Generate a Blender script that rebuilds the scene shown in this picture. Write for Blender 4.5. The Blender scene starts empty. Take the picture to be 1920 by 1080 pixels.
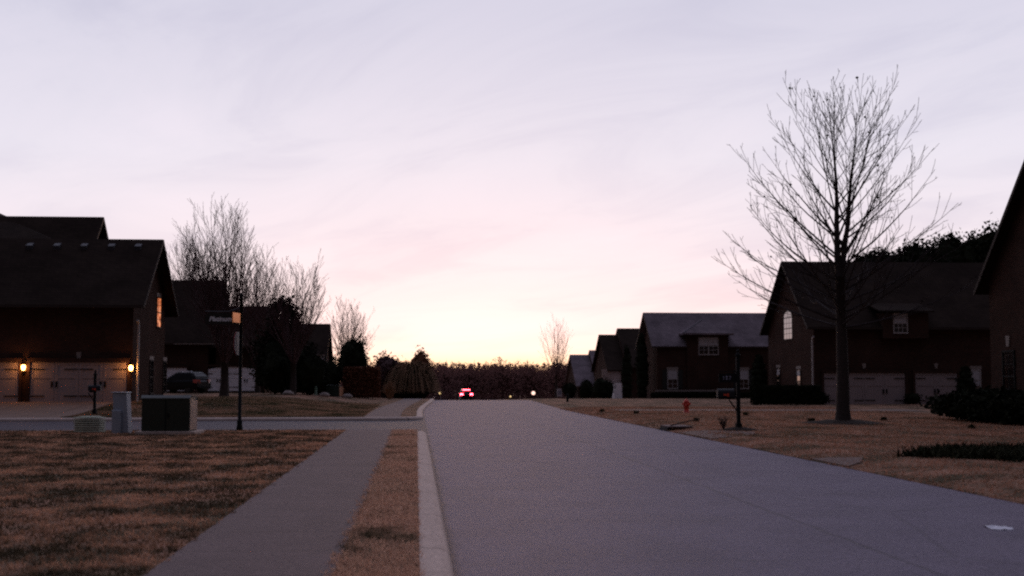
import bpy, math, random
from mathutils import Vector, Matrix
R = math.radians
C = bpy.context.scene.collection
sc = bpy.context.scene

# ------------------------------------------------------------------ camera
F = 2400.0                                     # focal length in photo pixels (photo 1920 wide)
EYE = 1.6
TH = math.atan(172 / F)
PSI = math.atan(180 / F * math.cos(TH))
cam = bpy.data.objects.new('camera', bpy.data.cameras.new('camera'))
C.objects.link(cam)
cam.location = (0, 0, EYE)
cam.rotation_euler = (math.pi / 2 + TH, 0, -PSI)
cam.data.sensor_width = 36; cam.data.lens = 36 * F / 1920
cam.data.clip_end = 6000
cam.data.dof.use_dof = True
cam.data.dof.focus_distance = 44
cam.data.dof.aperture_fstop = 1.8
sc.camera = cam
FWD = Vector((math.sin(PSI) * math.cos(TH), math.cos(PSI) * math.cos(TH), math.sin(TH)))
RGT = Vector((math.cos(PSI), -math.sin(PSI), 0))
UPV = RGT.cross(FWD)


def at(px, py, Y):
    """the point at road distance Y that is seen at a place of the photograph"""
    d = FWD + (px - 960) / F * RGT + (540 - py) / F * UPV
    return Vector((0, 0, EYE)) + d * (Y / d.y)


def yx(px, X, py=712):
    """road distance at which a place of the photograph meets the plane x = X"""
    return X / at(px, py, 1).x


def ss(a, b, v):
    t = min(1, max(0, (v - a) / (b - a)))
    return t * t * (3 - 2 * t)


def off(y):                                    # gentle bend of the road to the right
    return 1.3 * ss(62, 118, y)


def zprof(y):                                  # the road falls away beyond its crest
    s = .017
    if y < 104: return 0.
    if y < 114: return -s * (y - 104) ** 2 / 20
    if y < 320: return -s * (y - 109)
    return -s * 211


def lawn(x, y):
    z = zprof(y)
    u = x - off(y)
    if u < -2.3:
        z += .5 * ss(56, 68, y) * ss(-2.5, -11, u)
    if 7 < u < 9.6:
        z -= .10 * (1 - ss(8.3, 9.6, u))
    return z


# ------------------------------------------------------------------ mesh builder
class MB:
    def __init__(s): s.v = []; s.f = []

    def box(s, x0, x1, y0, y1, z0, z1):
        n = len(s.v)
        s.v += [(x0, y0, z0), (x1, y0, z0), (x1, y1, z0), (x0, y1, z0), (x0, y0, z1), (x1, y0, z1), (x1, y1, z1), (x0, y1, z1)]
        s.f += [tuple(n + i for i in q) for q in ((3, 2, 1, 0), (4, 5, 6, 7), (0, 1, 5, 4), (1, 2, 6, 5), (2, 3, 7, 6), (3, 0, 4, 7))]
        return s

    def prism(s, poly, a0, a1, axis='X'):
        """poly of (u,v): axis X -> (y,z) run along x; axis Y -> (x,z) run along y; axis Z -> (x,y) run along z"""
        n = len(s.v); k = len(poly)
        for a in (a0, a1):
            for u, w in poly:
                s.v.append((a, u, w) if axis == 'X' else (u, a, w) if axis == 'Y' else (u, w, a))
        s.f.append(tuple(n + i for i in range(k))[::-1]); s.f.append(tuple(n + k + i for i in range(k)))
        for i in range(k):
            j = (i + 1) % k
            s.f.append((n + i, n + j, n + k + j, n + k + i))
        return s

    def tube(s, pts, rad, sides=6, cap=True):
        n = len(s.v); m = len(pts)
        pts = [Vector(p) for p in pts]
        d0 = (pts[1] - pts[0]).normalized()
        ref = Vector((1, 0, 0)) if abs(d0.x) < .8 else Vector((0, 1, 0))
        for i, p in enumerate(pts):
            d = (pts[min(i + 1, m - 1)] - pts[max(i - 1, 0)])
            if d.length < 1e-9: d = d0
            d = d.normalized()
            a = d.cross(ref).normalized(); b = d.cross(a)
            r = rad[i] if isinstance(rad, (list, tuple)) else rad
            for k in range(sides):
                t = 2 * math.pi * k / sides
                q = p + a * (r * math.cos(t)) + b * (r * math.sin(t))
                s.v.append((q.x, q.y, q.z))
        for i in range(m - 1):
            for k in range(sides):
                j = (k + 1) % sides
                s.f.append((n + i * sides + k, n + i * sides + j, n + (i + 1) * sides + j, n + (i + 1) * sides + k))
        if cap:
            s.f.append(tuple(n + k for k in range(sides))); s.f.append(tuple(n + (m - 1) * sides + k for k in range(sides))[::-1])
        return s

    def lathe(s, prof, c=(0, 0, 0), sides=14):
        """prof of (r,z)"""
        n = len(s.v); m = len(prof)
        for r, z in prof:
            for k in range(sides):
                t = 2 * math.pi * k / sides
                s.v.append((c[0] + r * math.cos(t), c[1] + r * math.sin(t), c[2] + z))
        for i in range(m - 1):
            for k in range(sides):
                j = (k + 1) % sides
                s.f.append((n + i * sides + k, n + i * sides + j, n + (i + 1) * sides + j, n + (i + 1) * sides + k))
        s.f.append(tuple(n + k for k in range(sides))[::-1]); s.f.append(tuple(n + (m - 1) * sides + k for k in range(sides)))
        return s

    def build(s, name, m, parent=None, smooth=False, bevel=0):
        me = bpy.data.meshes.new(name)
        o = bpy.data.objects.new(name, me)
        v = s.v
        if parent is not None:
            l = ROOT.get(parent.name) if not parent.name.startswith('~') else None
            b = parent.get('_base')
            if b is not None:
                v = [(p[0] - b[0], p[1] - b[1], p[2] - b[2]) for p in s.v]
            o.parent = parent
            if b is not None: o['_base'] = b
        me.from_pydata(v, [], s.f); me.update()
        if smooth: me.shade_smooth()
        me.materials.append(m)
        C.objects.link(o)
        if bevel:
            md = o.modifiers.new('bevel', 'BEVEL'); md.width = bevel; md.segments = 2; md.limit_method = 'ANGLE'
        return o


ROOT = {}


def thing(name, label, cat, loc=(0, 0, 0), rz=0, group=None, world=True):
    """Empty at the base. world=True: the meshes of its parts are written in world coordinates"""
    o = bpy.data.objects.new(name, None); C.objects.link(o)
    o.location = loc; o.rotation_euler = (0, 0, rz)
    o.empty_display_size = .2
    if world: o['_base'] = [float(q) for q in loc]
    o['label'] = label; o['category'] = cat
    if group: o['group'] = group
    return o


def tag(o, label, cat, group=None, kind=None):
    if label: o['label'] = label
    if cat: o['category'] = cat
    if group: o['group'] = group
    if kind: o['kind'] = kind
    return o


# ------------------------------------------------------------------ materials
def nodes(name):
    m = bpy.data.materials.new(name); m.use_nodes = True
    nt = m.node_tree
    return m, nt, nt.nodes['Principled BSDF']


def N(nt, t, **kw):
    n = nt.nodes.new(t)
    for k, v in kw.items():
        if k in n.inputs: n.inputs[k].default_value = v
        else: setattr(n, k, v)
    return n


def ramp(nt, stops, fac=None, interp='LINEAR'):
    n = nt.nodes.new('ShaderNodeValToRGB')
    e = n.color_ramp.elements; n.color_ramp.interpolation = interp
    while len(e) < len(stops): e.new(.5)
    for i, (p, c) in enumerate(stops):
        e[i].position = p; e[i].color = (*c, 1) if len(c) == 3 else c
    if fac is not None: nt.links.new(fac, n.inputs[0])
    return n


def coords(nt, scale=(1, 1, 1)):
    g = N(nt, 'ShaderNodeNewGeometry')
    mp = N(nt, 'ShaderNodeMapping'); mp.inputs['Scale'].default_value = scale
    nt.links.new(g.outputs['Position'], mp.inputs['Vector'])
    return mp.outputs[0]


def plain(name, col, rough=.6, var=.15, scale=6., bump=.0, metal=0., spec=.5, ior=1.5, stretch=(1, 1, 1)):
    m, nt, b = nodes(name)
    nz = N(nt, 'ShaderNodeTexNoise', Scale=scale, Detail=6.)
    nt.links.new(coords(nt, stretch), nz.inputs['Vector'])
    r = ramp(nt, [(.3, tuple(c * (1 - var) for c in col)), (.7, tuple(min(1, c * (1 + var)) for c in col))], nz.outputs[0])
    nt.links.new(r.outputs[0], b.inputs['Base Color'])
    b.inputs['Roughness'].default_value = rough; b.inputs['Metallic'].default_value = metal
    b.inputs['Specular IOR Level'].default_value = spec; b.inputs['IOR'].default_value = ior
    if bump:
        bp = N(nt, 'ShaderNodeBump', Strength=bump, Distance=.02)
        nt.links.new(nz.outputs[0], bp.inputs['Height']); nt.links.new(bp.outputs[0], b.inputs['Normal'])
    return m


def emit(name, col, s):
    m, nt, b = nodes(name)
    b.inputs['Base Color'].default_value = (*col, 1)
    b.inputs['Emission Color'].default_value = (*col, 1); b.inputs['Emission Strength'].default_value = s
    return m


def brickmat(name, c1, c2, mortar, sx=1., bw=.22, rh=.075):
    m, nt, b = nodes(name)
    g = N(nt, 'ShaderNodeNewGeometry'); sp = N(nt, 'ShaderNodeSeparateXYZ'); cb = N(nt, 'ShaderNodeCombineXYZ')
    ad = N(nt, 'ShaderNodeMath', operation='ADD')
    nt.links.new(g.outputs['Position'], sp.inputs[0])
    nt.links.new(sp.outputs[0], ad.inputs[0]); nt.links.new(sp.outputs[1], ad.inputs[1])
    nt.links.new(ad.outputs[0], cb.inputs[0]); nt.links.new(sp.outputs[2], cb.inputs[1])
    bk = N(nt, 'ShaderNodeTexBrick', Scale=1.)
    bk.inputs['Brick Width'].default_value = bw; bk.inputs['Row Height'].default_value = rh
    bk.inputs['Mortar Size'].default_value = .009
    bk.inputs['Color1'].default_value = (*c1, 1); bk.inputs['Color2'].default_value = (*c2, 1); bk.inputs['Mortar'].default_value = (*mortar, 1)
    nt.links.new(cb.outputs[0], bk.inputs['Vector'])
    nz = N(nt, 'ShaderNodeTexNoise', Scale=.6, Detail=5.)
    nt.links.new(g.outputs['Position'], nz.inputs['Vector'])
    mr = ramp(nt, [(.3, (.7, .7, .7)), (.7, (1.15, 1.15, 1.15))], nz.outputs[0])
    mx = N(nt, 'ShaderNodeMix', data_type='RGBA', blend_type='MULTIPLY'); mx.inputs[0].default_value = 1
    nt.links.new(bk.outputs[0], mx.inputs[6]); nt.links.new(mr.outputs[0], mx.inputs[7])
    nt.links.new(mx.outputs[2], b.inputs['Base Color'])
    bp = N(nt, 'ShaderNodeBump', Strength=.4, Distance=.01)
    nt.links.new(bk.outputs[0], bp.inputs['Height']); nt.links.new(bp.outputs[0], b.inputs['Normal'])
    b.inputs['Roughness'].default_value = .95; b.inputs['Specular IOR Level'].default_value = .04
    return m


def grassmat(name, tan, dark, lo=.42, hi=.6, s1=.55, bump=.8, thin=False):
    """winter lawn: straw with patches of darker green"""
    m, nt, b = nodes(name)
    g = coords(nt, (1, .8, 1))
    n1 = N(nt, 'ShaderNodeTexNoise', Scale=s1, Detail=7., Roughness=.65)
    n2 = N(nt, 'ShaderNodeTexNoise', Scale=9., Detail=6., Roughness=.7)
    n3 = N(nt, 'ShaderNodeTexNoise', Scale=60., Detail=3.)
    for n in (n1, n2, n3): nt.links.new(g, n.inputs['Vector'])
    ad = N(nt, 'ShaderNodeMath', operation='MULTIPLY_ADD'); ad.inputs[1].default_value = .45
    nt.links.new(n2.outputs[0], ad.inputs[0])
    sb = N(nt, 'ShaderNodeMath', operation='SUBTRACT'); sb.inputs[1].default_value = .225
    nt.links.new(n1.outputs[0], sb.inputs[0]); nt.links.new(sb.outputs[0], ad.inputs[2])
    r = ramp(nt, [(lo, dark), (hi, tan)], ad.outputs[0])
    r3 = ramp(nt, [(.3, (.55, .55, .55)), (.7, (1.3, 1.3, 1.3))], n3.outputs[0])
    mx = N(nt, 'ShaderNodeMix', data_type='RGBA', blend_type='MULTIPLY'); mx.inputs[0].default_value = 1
    nt.links.new(r.outputs[0], mx.inputs[6]); nt.links.new(r3.outputs[0], mx.inputs[7])
    nt.links.new(mx.outputs[2], b.inputs['Base Color'])
    bp = N(nt, 'ShaderNodeBump', Strength=bump, Distance=.05)
    nt.links.new(n3.outputs[0], bp.inputs['Height']); nt.links.new(bp.outputs[0], b.inputs['Normal'])
    b.inputs['Roughness'].default_value = .95; b.inputs['Specular IOR Level'].default_value = .1
    if thin:                                    # blades let light through
        tr = N(nt, 'ShaderNodeBsdfTranslucent'); nt.links.new(mx.outputs[2], tr.inputs[0])
        ms = N(nt, 'ShaderNodeMixShader'); ms.inputs[0].default_value = .5
        nt.links.new(b.outputs[0], ms.inputs[1]); nt.links.new(tr.outputs[0], ms.inputs[2])
        nt.links.new(ms.outputs[0], nt.nodes['Material Output'].inputs[0])
    return m


def roadmat():
    m, nt, b = nodes('asphalt')
    g = coords(nt)
    n1 = N(nt, 'ShaderNodeTexNoise', Scale=.6, Detail=9., Roughness=.72)
    n2 = N(nt, 'ShaderNodeTexNoise', Scale=16., Detail=7., Roughness=.9)
    n3 = N(nt, 'ShaderNodeTexNoise', Scale=1.3, Detail=5.)
    for n in (n1, n2, n3): nt.links.new(g, n.inputs['Vector'])
    r1 = ramp(nt, [(.25, (.088, .069, .106)), (.5, (.134, .106, .156)), (.75, (.172, .138, .194))], n1.outputs[0])
    r2 = ramp(nt, [(.36, (.45, .45, .47)), (.64, (1.55, 1.55, 1.53))], n2.outputs[0])
    mx = N(nt, 'ShaderNodeMix', data_type='RGBA', blend_type='MULTIPLY'); mx.inputs[0].default_value = 1
    nt.links.new(r1.outputs[0], mx.inputs[6]); nt.links.new(r2.outputs[0], mx.inputs[7])
    # a paving seam along the lane, wandering a little
    sp = N(nt, 'ShaderNodeSeparateXYZ'); nt.links.new(g, sp.inputs[0])
    w = N(nt, 'ShaderNodeMath', operation='MULTIPLY_ADD'); w.inputs[1].default_value = .16
    nt.links.new(n3.outputs[0], w.inputs[0]); nt.links.new(sp.outputs[0], w.inputs[2])
    d = N(nt, 'ShaderNodeMath', operation='SUBTRACT'); d.inputs[1].default_value = 4.72; nt.links.new(w.outputs[0], d.inputs[0])
    a = N(nt, 'ShaderNodeMath', operation='ABSOLUTE'); nt.links.new(d.outputs[0], a.inputs[0])
    rs = ramp(nt, [(.012, (.62, .62, .62)), (.05, (1, 1, 1))], a.outputs[0])
    m2 = N(nt, 'ShaderNodeMix', data_type='RGBA', blend_type='MULTIPLY'); m2.inputs[0].default_value = 1
    nt.links.new(mx.outputs[2], m2.inputs[6]); nt.links.new(rs.outputs[0], m2.inputs[7])
    gd = N(nt, 'ShaderNodeMath', operation='MULTIPLY_ADD'); gd.inputs[1].default_value = .22
    nt.links.new(n3.outputs[0], gd.inputs[0]); nt.links.new(sp.outputs[0], gd.inputs[2])
    rg_ = ramp(nt, [(.46, (.38, .36, .36)), (.56, (1, 1, 1))], gd.outputs[0])
    m3 = N(nt, 'ShaderNodeMix', data_type='RGBA', blend_type='MULTIPLY'); m3.inputs[0].default_value = 1
    nt.links.new(m2.outputs[2], m3.inputs[6]); nt.links.new(rg_.outputs[0], m3.inputs[7])
    # old patches and crack-like veins
    vo = N(nt, 'ShaderNodeTexVoronoi', feature='DISTANCE_TO_EDGE'); vo.inputs['Scale'].default_value = .16
    wv = N(nt, 'ShaderNodeMix', data_type='RGBA'); wv.inputs[0].default_value = .12
    nt.links.new(g, wv.inputs[6]); nt.links.new(n3.outputs[1], wv.inputs[7]); nt.links.new(wv.outputs[2], vo.inputs['Vector'])
    rv = ramp(nt, [(.0015, (.72, .72, .72)), (.006, (1, 1, 1))], vo.outputs[0])
    m4 = N(nt, 'ShaderNodeMix', data_type='RGBA', blend_type='MULTIPLY'); m4.inputs[0].default_value = .8
    nt.links.new(m3.outputs[2], m4.inputs[6]); nt.links.new(rv.outputs[0], m4.inputs[7])
    nt.links.new(m4.outputs[2], b.inputs['Base Color'])
    bp = N(nt, 'ShaderNodeBump', Strength=.5, Distance=.012)
    nt.links.new(n2.outputs[0], bp.inputs['Height']); nt.links.new(bp.outputs[0], b.inputs['Normal'])
    b.inputs['Roughness'].default_value = .72; b.inputs['Specular IOR Level'].default_value = .34
    return m


def concretemat(name, col, joint=1.52, axis=1):
    m, nt, b = nodes(name)
    g = coords(nt)
    n1 = N(nt, 'ShaderNodeTexNoise', Scale=.8, Detail=6., Roughness=.65)
    n2 = N(nt, 'ShaderNodeTexNoise', Scale=18., Detail=7., Roughness=.9)
    for n in (n1, n2): nt.links.new(g, n.inputs['Vector'])
    r1 = ramp(nt, [(.3, tuple(c * .85 for c in col)), (.7, tuple(c * 1.12 for c in col))], n1.outputs[0])
    r2 = ramp(nt, [(.36, (.5, .5, .52)), (.64, (1.5, 1.5, 1.48))], n2.outputs[0])
    mx = N(nt, 'ShaderNodeMix', data_type='RGBA', blend_type='MULTIPLY'); mx.inputs[0].default_value = 1
    nt.links.new(r1.outputs[0], mx.inputs[6]); nt.links.new(r2.outputs[0], mx.inputs[7])
    last = mx.outputs[2]
    if joint:
        sp = N(nt, 'ShaderNodeSeparateXYZ'); nt.links.new(g, sp.inputs[0])
        dv = N(nt, 'ShaderNodeMath', operation='DIVIDE'); dv.inputs[1].default_value = joint; nt.links.new(sp.outputs[axis], dv.inputs[0])
        fr = N(nt, 'ShaderNodeMath', operation='FRACT'); nt.links.new(dv.outputs[0], fr.inputs[0])
        rj = ramp(nt, [(.014, (.45, .45, .45)), (.022, (1, 1, 1))], fr.outputs[0])
        m2 = N(nt, 'ShaderNodeMix', data_type='RGBA', blend_type='MULTIPLY'); m2.inputs[0].default_value = 1
        nt.links.new(last, m2.inputs[6]); nt.links.new(rj.outputs[0], m2.inputs[7]); last = m2.outputs[2]
    nt.links.new(last, b.inputs['Base Color'])
    bp = N(nt, 'ShaderNodeBump', Strength=.4, Distance=.01)
    nt.links.new(n2.outputs[0], bp.inputs['Height']); nt.links.new(bp.outputs[0], b.inputs['Normal'])
    b.inputs['Roughness'].default_value = .85; b.inputs['Specular IOR Level'].default_value = .25
    return m


TAN = (.74, .405, .26); DGREEN = (.095, .078, .045)
M = dict(
    road=roadmat(),
    walk=concretemat('sidewalk concrete', (.150, .105, .106)),
    kerb=concretemat('kerb concrete', (.56, .43, .37), 3.05),
    apron=concretemat('dusty apron concrete', (.155, .10, .085), 0),
    drive=concretemat('driveway concrete', (.22, .15, .118), 3.2, 0),
    lawn=grassmat('winter lawn', (.47, .25, .165), DGREEN),
    blade=grassmat('winter grass blades', TAN, (.085, .062, .038), .445, .60, .95, thin=True),
    strip=grassmat('straw coloured verge', (.78, .48, .34), DGREEN, .30, .46, .8, thin=True),
    farblade=grassmat('greenish lawn blades', (.40, .25, .165), (.07, .07, .035), .40, .58, .5, thin=True),
    tanblade=grassmat('straw coloured lawn', (.50, .265, .175), DGREEN, .34, .5, .4, thin=True),
    greengrass=grassmat('green winter grass', (.05, .05, .025), (.022, .026, .013), .4, .6, 2.),
    brick=brickmat('dark red brick', (.080, .034, .024), (.050, .024, .018), (.065, .05, .042)),
    brickpale=brickmat('pale pink brick', (.42, .30, .27), (.34, .24, .22), (.4, .36, .34)),
    roof=brickmat('dark shingles', (.040, .027, .021), (.030, .020, .016), (.018, .014, .012), bw=.3, rh=.14),
    roofgrey=brickmat('grey shingles', (.24, .19, .205), (.18, .145, .158), (.10, .085, .095), bw=.3, rh=.14),
    trim=plain('off white trim', (.45, .40, .39), .5, .08),
    darktrim=plain('brown trim', (.05, .035, .03), .7, .1, spec=.1),
    garage=plain('pale garage door paint', (.35, .27, .265), .5, .07),
    garagewhite=plain('white garage door paint', (.92, .88, .92), .5, .05),
    iron=plain('black iron', (.010, .010, .011), .75, .2, spec=.15),
    shutter=plain('dark shutter paint', (.018, .017, .017), .5, .1),
    glass=plain('window glass', (.012, .011, .012), .04, .05, ior=2.3, spec=.8),
    blind=plain('window blind', (.48, .44, .46), .6, .05),
    stone=plain('pale stone', (.27, .215, .19), .8, .15, 9., .3),
    bark=plain('bark', (.05, .038, .034), .9, .3, 14., .6, spec=.15),
    twig=plain('twigs', (.045, .033, .032), .85, .2, spec=.15),
    twigred=plain('reddish twigs', (.095, .052, .052), .85, .25, spec=.15),
    leafdark=plain('dark evergreen leaves', (.018, .020, .012), .95, .35, 5., spec=.03),
    leafgreen=plain('evergreen leaves', (.03, .036, .016), .9, .35, 5., spec=.05),
    leafred=plain('russet hedge leaves', (.16, .06, .03), .8, .35, 4., spec=.15),
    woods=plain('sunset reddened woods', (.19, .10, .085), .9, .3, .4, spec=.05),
    straw=plain('dry straw stems', (.34, .21, .13), .85, .3, 6., spec=.1),
    mulch=plain('mulch', (.03, .02, .016), .95, .3, 12., .6, spec=.1),
    bluegrey=plain('blue grey cabinet paint', (.33, .36, .42), .32, .06, spec=.6),
    boxgreen=plain('dark green enamel', (.018, .024, .018), .4, .12, spec=.5),
    slatgreen=plain('pale green plastic', (.50, .54, .43), .5, .1),
    red=plain('hydrant red paint', (.62, .055, .028), .45, .15),
    flag=plain('red flag paint', (.75, .07, .03), .4, .05),
    sunsetsign=plain('sunset tinted sign face', (.95, .35, .10), .22, .05, metal=1.),
    alu=plain('bare aluminium', (.075, .07, .10), .45, .06),
    signred=plain('red sign face', (.5, .02, .02), .4, .05),
    signtext=plain('white reflective lettering', (.8, .8, .82), .5, .03),
    carpaint=plain('black car paint', (.008, .008, .010), .3, .1, spec=.3),
    carglass=plain('tinted car glass', (.006, .006, .008), .1, .05, spec=.3),
    tyre=plain('tyre rubber', (.012, .012, .012), .8, .1),
    rim=plain('alloy rim', (.03, .03, .032), .4, .05),
    chrome=plain('bright chrome', (.8, .8, .84), .15, .02, metal=1.),
    taildim=plain('red tail lamp lens', (.55, .12, .09), .15, .05, spec=.8),
    taillit=emit('lit brake lamp', (1., .05, .075), 26.),
    lampwarm=emit('lit lantern glass', (1., .42, .09), 24.),
    lampyard=emit('lit white globe', (1., .62, .5), 1.7),
    lampyellow=emit('lit yellow globe', (1., .68, .30), 1.0),
    sunsetpane=emit('pane with added sunset glow', (1., .27, .08), .8),
    paper=plain('white paper', (.8, .78, .84), .6, .03),
)

_n = M['sunsetpane'].node_tree                    # uneven glow added to the panes in place of the sunset's reflection
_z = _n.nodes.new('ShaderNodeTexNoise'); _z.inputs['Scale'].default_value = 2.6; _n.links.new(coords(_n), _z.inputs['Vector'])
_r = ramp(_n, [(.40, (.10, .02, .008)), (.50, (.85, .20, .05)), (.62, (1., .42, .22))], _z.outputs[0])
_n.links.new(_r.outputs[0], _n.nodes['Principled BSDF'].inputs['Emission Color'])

# ------------------------------------------------------------------ sky, sun
SUN_AZ = R(3.0)                                # measured from the road direction towards the right
w = bpy.data.worlds.new('World'); sc.world = w; w.use_nodes = True
nt = w.node_tree
for n in list(nt.nodes): nt.nodes.remove(n)
out = N(nt, 'ShaderNodeOutputWorld')
sky = N(nt, 'ShaderNodeTexSky'); sky.sky_type = 'NISHITA'; sky.sun_disc = False
sky.sun_elevation = R(.6); sky.sun_rotation = SUN_AZ; sky.altitude = 200
bg1 = N(nt, 'ShaderNodeBackground'); bg1.inputs[1].default_value = .02
nt.links.new(sky.outputs[0], bg1.inputs[0])
tc = N(nt, 'ShaderNodeTexCoord'); sp = N(nt, 'ShaderNodeSeparateXYZ')
nt.links.new(tc.outputs['Generated'], sp.inputs[0])


def mth(op, a, b=None, c=None):
    n = N(nt, 'ShaderNodeMath', operation=op)
    for i, q in enumerate((a, b, c)):
        if q is None: continue
        if isinstance(q, (int, float)): n.inputs[i].default_value = q
        else: nt.links.new(q, n.inputs[i])
    return n.outputs[0]


def mixc(f, a, b, blend='MIX'):
    n = N(nt, 'ShaderNodeMix', data_type='RGBA', blend_type=blend)
    for i, q in ((0, f), (6, a), (7, b)):
        if isinstance(q, (int, float)): n.inputs[i].default_value = q
        elif isinstance(q, tuple): n.inputs[i].default_value = (*q, 1)
        else: nt.links.new(q, n.inputs[i])
    return n.outputs[2]


X_, Y_, Z_ = sp.outputs
dsun = mth('ADD', mth('MULTIPLY', X_, math.sin(SUN_AZ)), mth('MULTIPLY', Y_, math.cos(SUN_AZ)))
zc = mth('MAXIMUM', Z_, 0)
front = ramp(nt, [(0, (.93, .60, .50)), (.020, (.95, .72, .72)), (.042, (.945, .79, .835)), (.09, (.90, .805, .885)), (.17, (.81, .775, .88)),
                  (.28, (.675, .66, .79)), (.42, (.58, .585, .74)), (.7, (.50, .50, .68)), (1, (.38, .38, .54))], zc)
back = ramp(nt, [(0, (.016, .013, .016)), (.3, (.020, .018, .026)), (.6, (.065, .062, .088)), (1, (.38, .38, .54))], zc)
f = N(nt, 'ShaderNodeMapRange', interpolation_type='SMOOTHSTEP')
f.inputs['From Min'].default_value = -.05; f.inputs['From Max'].default_value = .86
nt.links.new(dsun, f.inputs['Value'])
deck = mixc(f.outputs[0], back.outputs[0], front.outputs[0])
# warm light left by the sun at the horizon
gl = mth('POWER', mth('MAXIMUM', dsun, 0), 80)
gz = ramp(nt, [(0, (.60, .33, .0)), (.012, (.50, .38, .04)), (.024, (.34, .33, .20)), (.040, (.13, .155, .13)), (.07, (.05, .065, .05)), (.12, (0, 0, 0))], zc)
glow = mixc(gl, (0, 0, 0), gz.outputs[0])
deck = mixc(1., deck, glow, 'ADD')
# thin stratus
cv = N(nt, 'ShaderNodeCombineXYZ')
den = mth('ADD', zc, .10)
nt.links.new(mth('DIVIDE', X_, den), cv.inputs[0]); nt.links.new(mth('DIVIDE', mth('ADD', mth('MULTIPLY', Y_, 1.0), mth('MULTIPLY', X_, .8)), den), cv.inputs[1])
nz = N(nt, 'ShaderNodeTexNoise', Scale=1.1, Detail=6., Roughness=.6, Distortion=.8)
nt.links.new(cv.outputs[0], nz.inputs['Vector'])
cl = ramp(nt, [(.32, (.90, .905, .935)), (.5, (1, 1, 1)), (.68, (1.05, 1.035, 1.03))], nz.outputs[0])
deck = mixc(1., deck, cl.outputs[0], 'MULTIPLY')
bg2 = N(nt, 'ShaderNodeBackground'); bg2.inputs[1].default_value = .97
nt.links.new(deck, bg2.inputs[0])
add = N(nt, 'ShaderNodeAddShader')
nt.links.new(bg1.outputs[0], add.inputs[0]); nt.links.new(bg2.outputs[0], add.inputs[1]); nt.links.new(add.outputs[0], out.inputs[0])

sun = bpy.data.objects.new('sun', bpy.data.lights.new('sun', 'SUN')); C.objects.link(sun)
sun.data.energy = .5; sun.data.angle = R(14); sun.data.color = (1, .55, .32)
el = R(2.0)
sd = Vector((math.sin(SUN_AZ) * math.cos(el), math.cos(SUN_AZ) * math.cos(el), math.sin(el)))
sun.rotation_euler = (-sd).to_track_quat('-Z', 'Y').to_euler()
sc.view_settings.view_transform = 'Standard'; sc.view_settings.look = 'None'; sc.view_settings.exposure = 0; sc.view_settings.gamma = 1
try:
    sc.cycles.filter_width = 2.2
    sc.cycles.use_denoising = False
    sc.cycles.sample_clamp_indirect = 4
except Exception: pass

# ------------------------------------------------------------------ ground, road, kerbs
KX = .04; KW = .29; RX = 8.3                   # kerb inner line, its width, right edge of the road
SY0, SY1 = 41.5, 54.5                          # side street
CR = 1.5


def block(u, y):
    """True on the lawn side of the kerb"""
    if u > KX + .14: return u > RX
    if SY0 - CR - KW < y < SY0 and u > KX - CR:  # rounded corners
        return math.hypot(u - (KX - CR), y - (SY0 - CR - KW)) < CR + .14
    if SY1 < y < SY1 + CR + KW and u > KX - CR:
        return math.hypot(u - (KX - CR), y - (SY1 + CR + KW)) < CR + .14
    return y < SY0 - .14 or y > SY1 + .14


def lines(segs):
    r = []
    for a, b, s in segs:
        n = max(1, round((b - a) / s))
        r += [a + (b - a) * i / n for i in range(n)]
    return r + [segs[-1][1]]


def sheet(name, us, ys, zf, mat, keep=None):
    g = MB(); nu = len(us)
    for y in ys:
        for u in us:
            x = u + off(y); g.v.append((x, y, zf(u, x, y)))
    for j in range(len(ys) - 1):
        for i in range(nu - 1):
            if keep is None or keep(.5 * (us[i] + us[i + 1]), .5 * (ys[j] + ys[j + 1])):
                g.f.append((j * nu + i, j * nu + i + 1, (j + 1) * nu + i + 1, (j + 1) * nu + i))
    o = g.build(name, mat, smooth=True); o['kind'] = 'structure'
    return o


rng = random.Random(5)
US = lines([(-2500, -500, 500), (-500, -60, 22), (-60, -14, 1.), (-14, -2.5, .25), (-2.5, 1.2, .1), (1.2, 7.6, .8), (7.6, 9.8, .1), (9.8, 30, .4), (30, 60, 2), (60, 500, 22), (500, 2500, 500)])
YS = lines([(-60, 5, 5), (5, 30, .4), (30, 38, .5), (38, 43, .12), (43, 53, .8), (53, 58, .12), (58, 70, .5), (70, 120, 1.5), (120, 330, 5), (330, 600, 25), (600, 3000, 600)])


def ground_z(u, x, y):
    z = lawn(x, y)
    if not block(u, y): return z - .32
    if u < -2.6 or u > 9.6: z += rng.uniform(-.012, .012)
    return z


sheet('ground', US, YS, ground_z, M['lawn'])
ry = lines([(-40, 100, 5), (100, 120, 1), (120, 420, 10)])
sheet('main_road', [-.02, .6, 2, 4, 6, 8, 8.6], ry, lambda u, x, y: zprof(y) - .12 + (0 if u < 8.1 else 0), M['road'])
sheet('side_street', lines([(-140, -4, 8), (-4, -.02, .5)]), lines([(SY0 - .3, SY1 + .3, 2)]), lambda u, x, y: -.124, M['road'],
      )
# asphalt fans in the two corners
fan = MB()
for (cy, s) in ((SY0 - CR - KW, 1), (SY1 + CR + KW, -1)):
    n0 = len(fan.v); fan.v.append((KX + .5, cy + s * (CR + .5), -.122))
    for k in range(13):
        a = math.pi / 2 * k / 12
        fan.v.append((KX - CR + (CR + .2) * math.cos(a), cy + s * (CR + .2) * math.sin(a), -.122))
    for k in range(12): fan.f.append((n0, n0 + 1 + k, n0 + 2 + k) if s < 0 else (n0, n0 + 2 + k, n0 + 1 + k))
o = fan.build('road_corner', M['road']); o['kind'] = 'structure'
wy0 = lines([(-20, 41.7, 1.5)]); wy1 = lines([(55.0, 118, 1.5)])
walk = MB()


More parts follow.
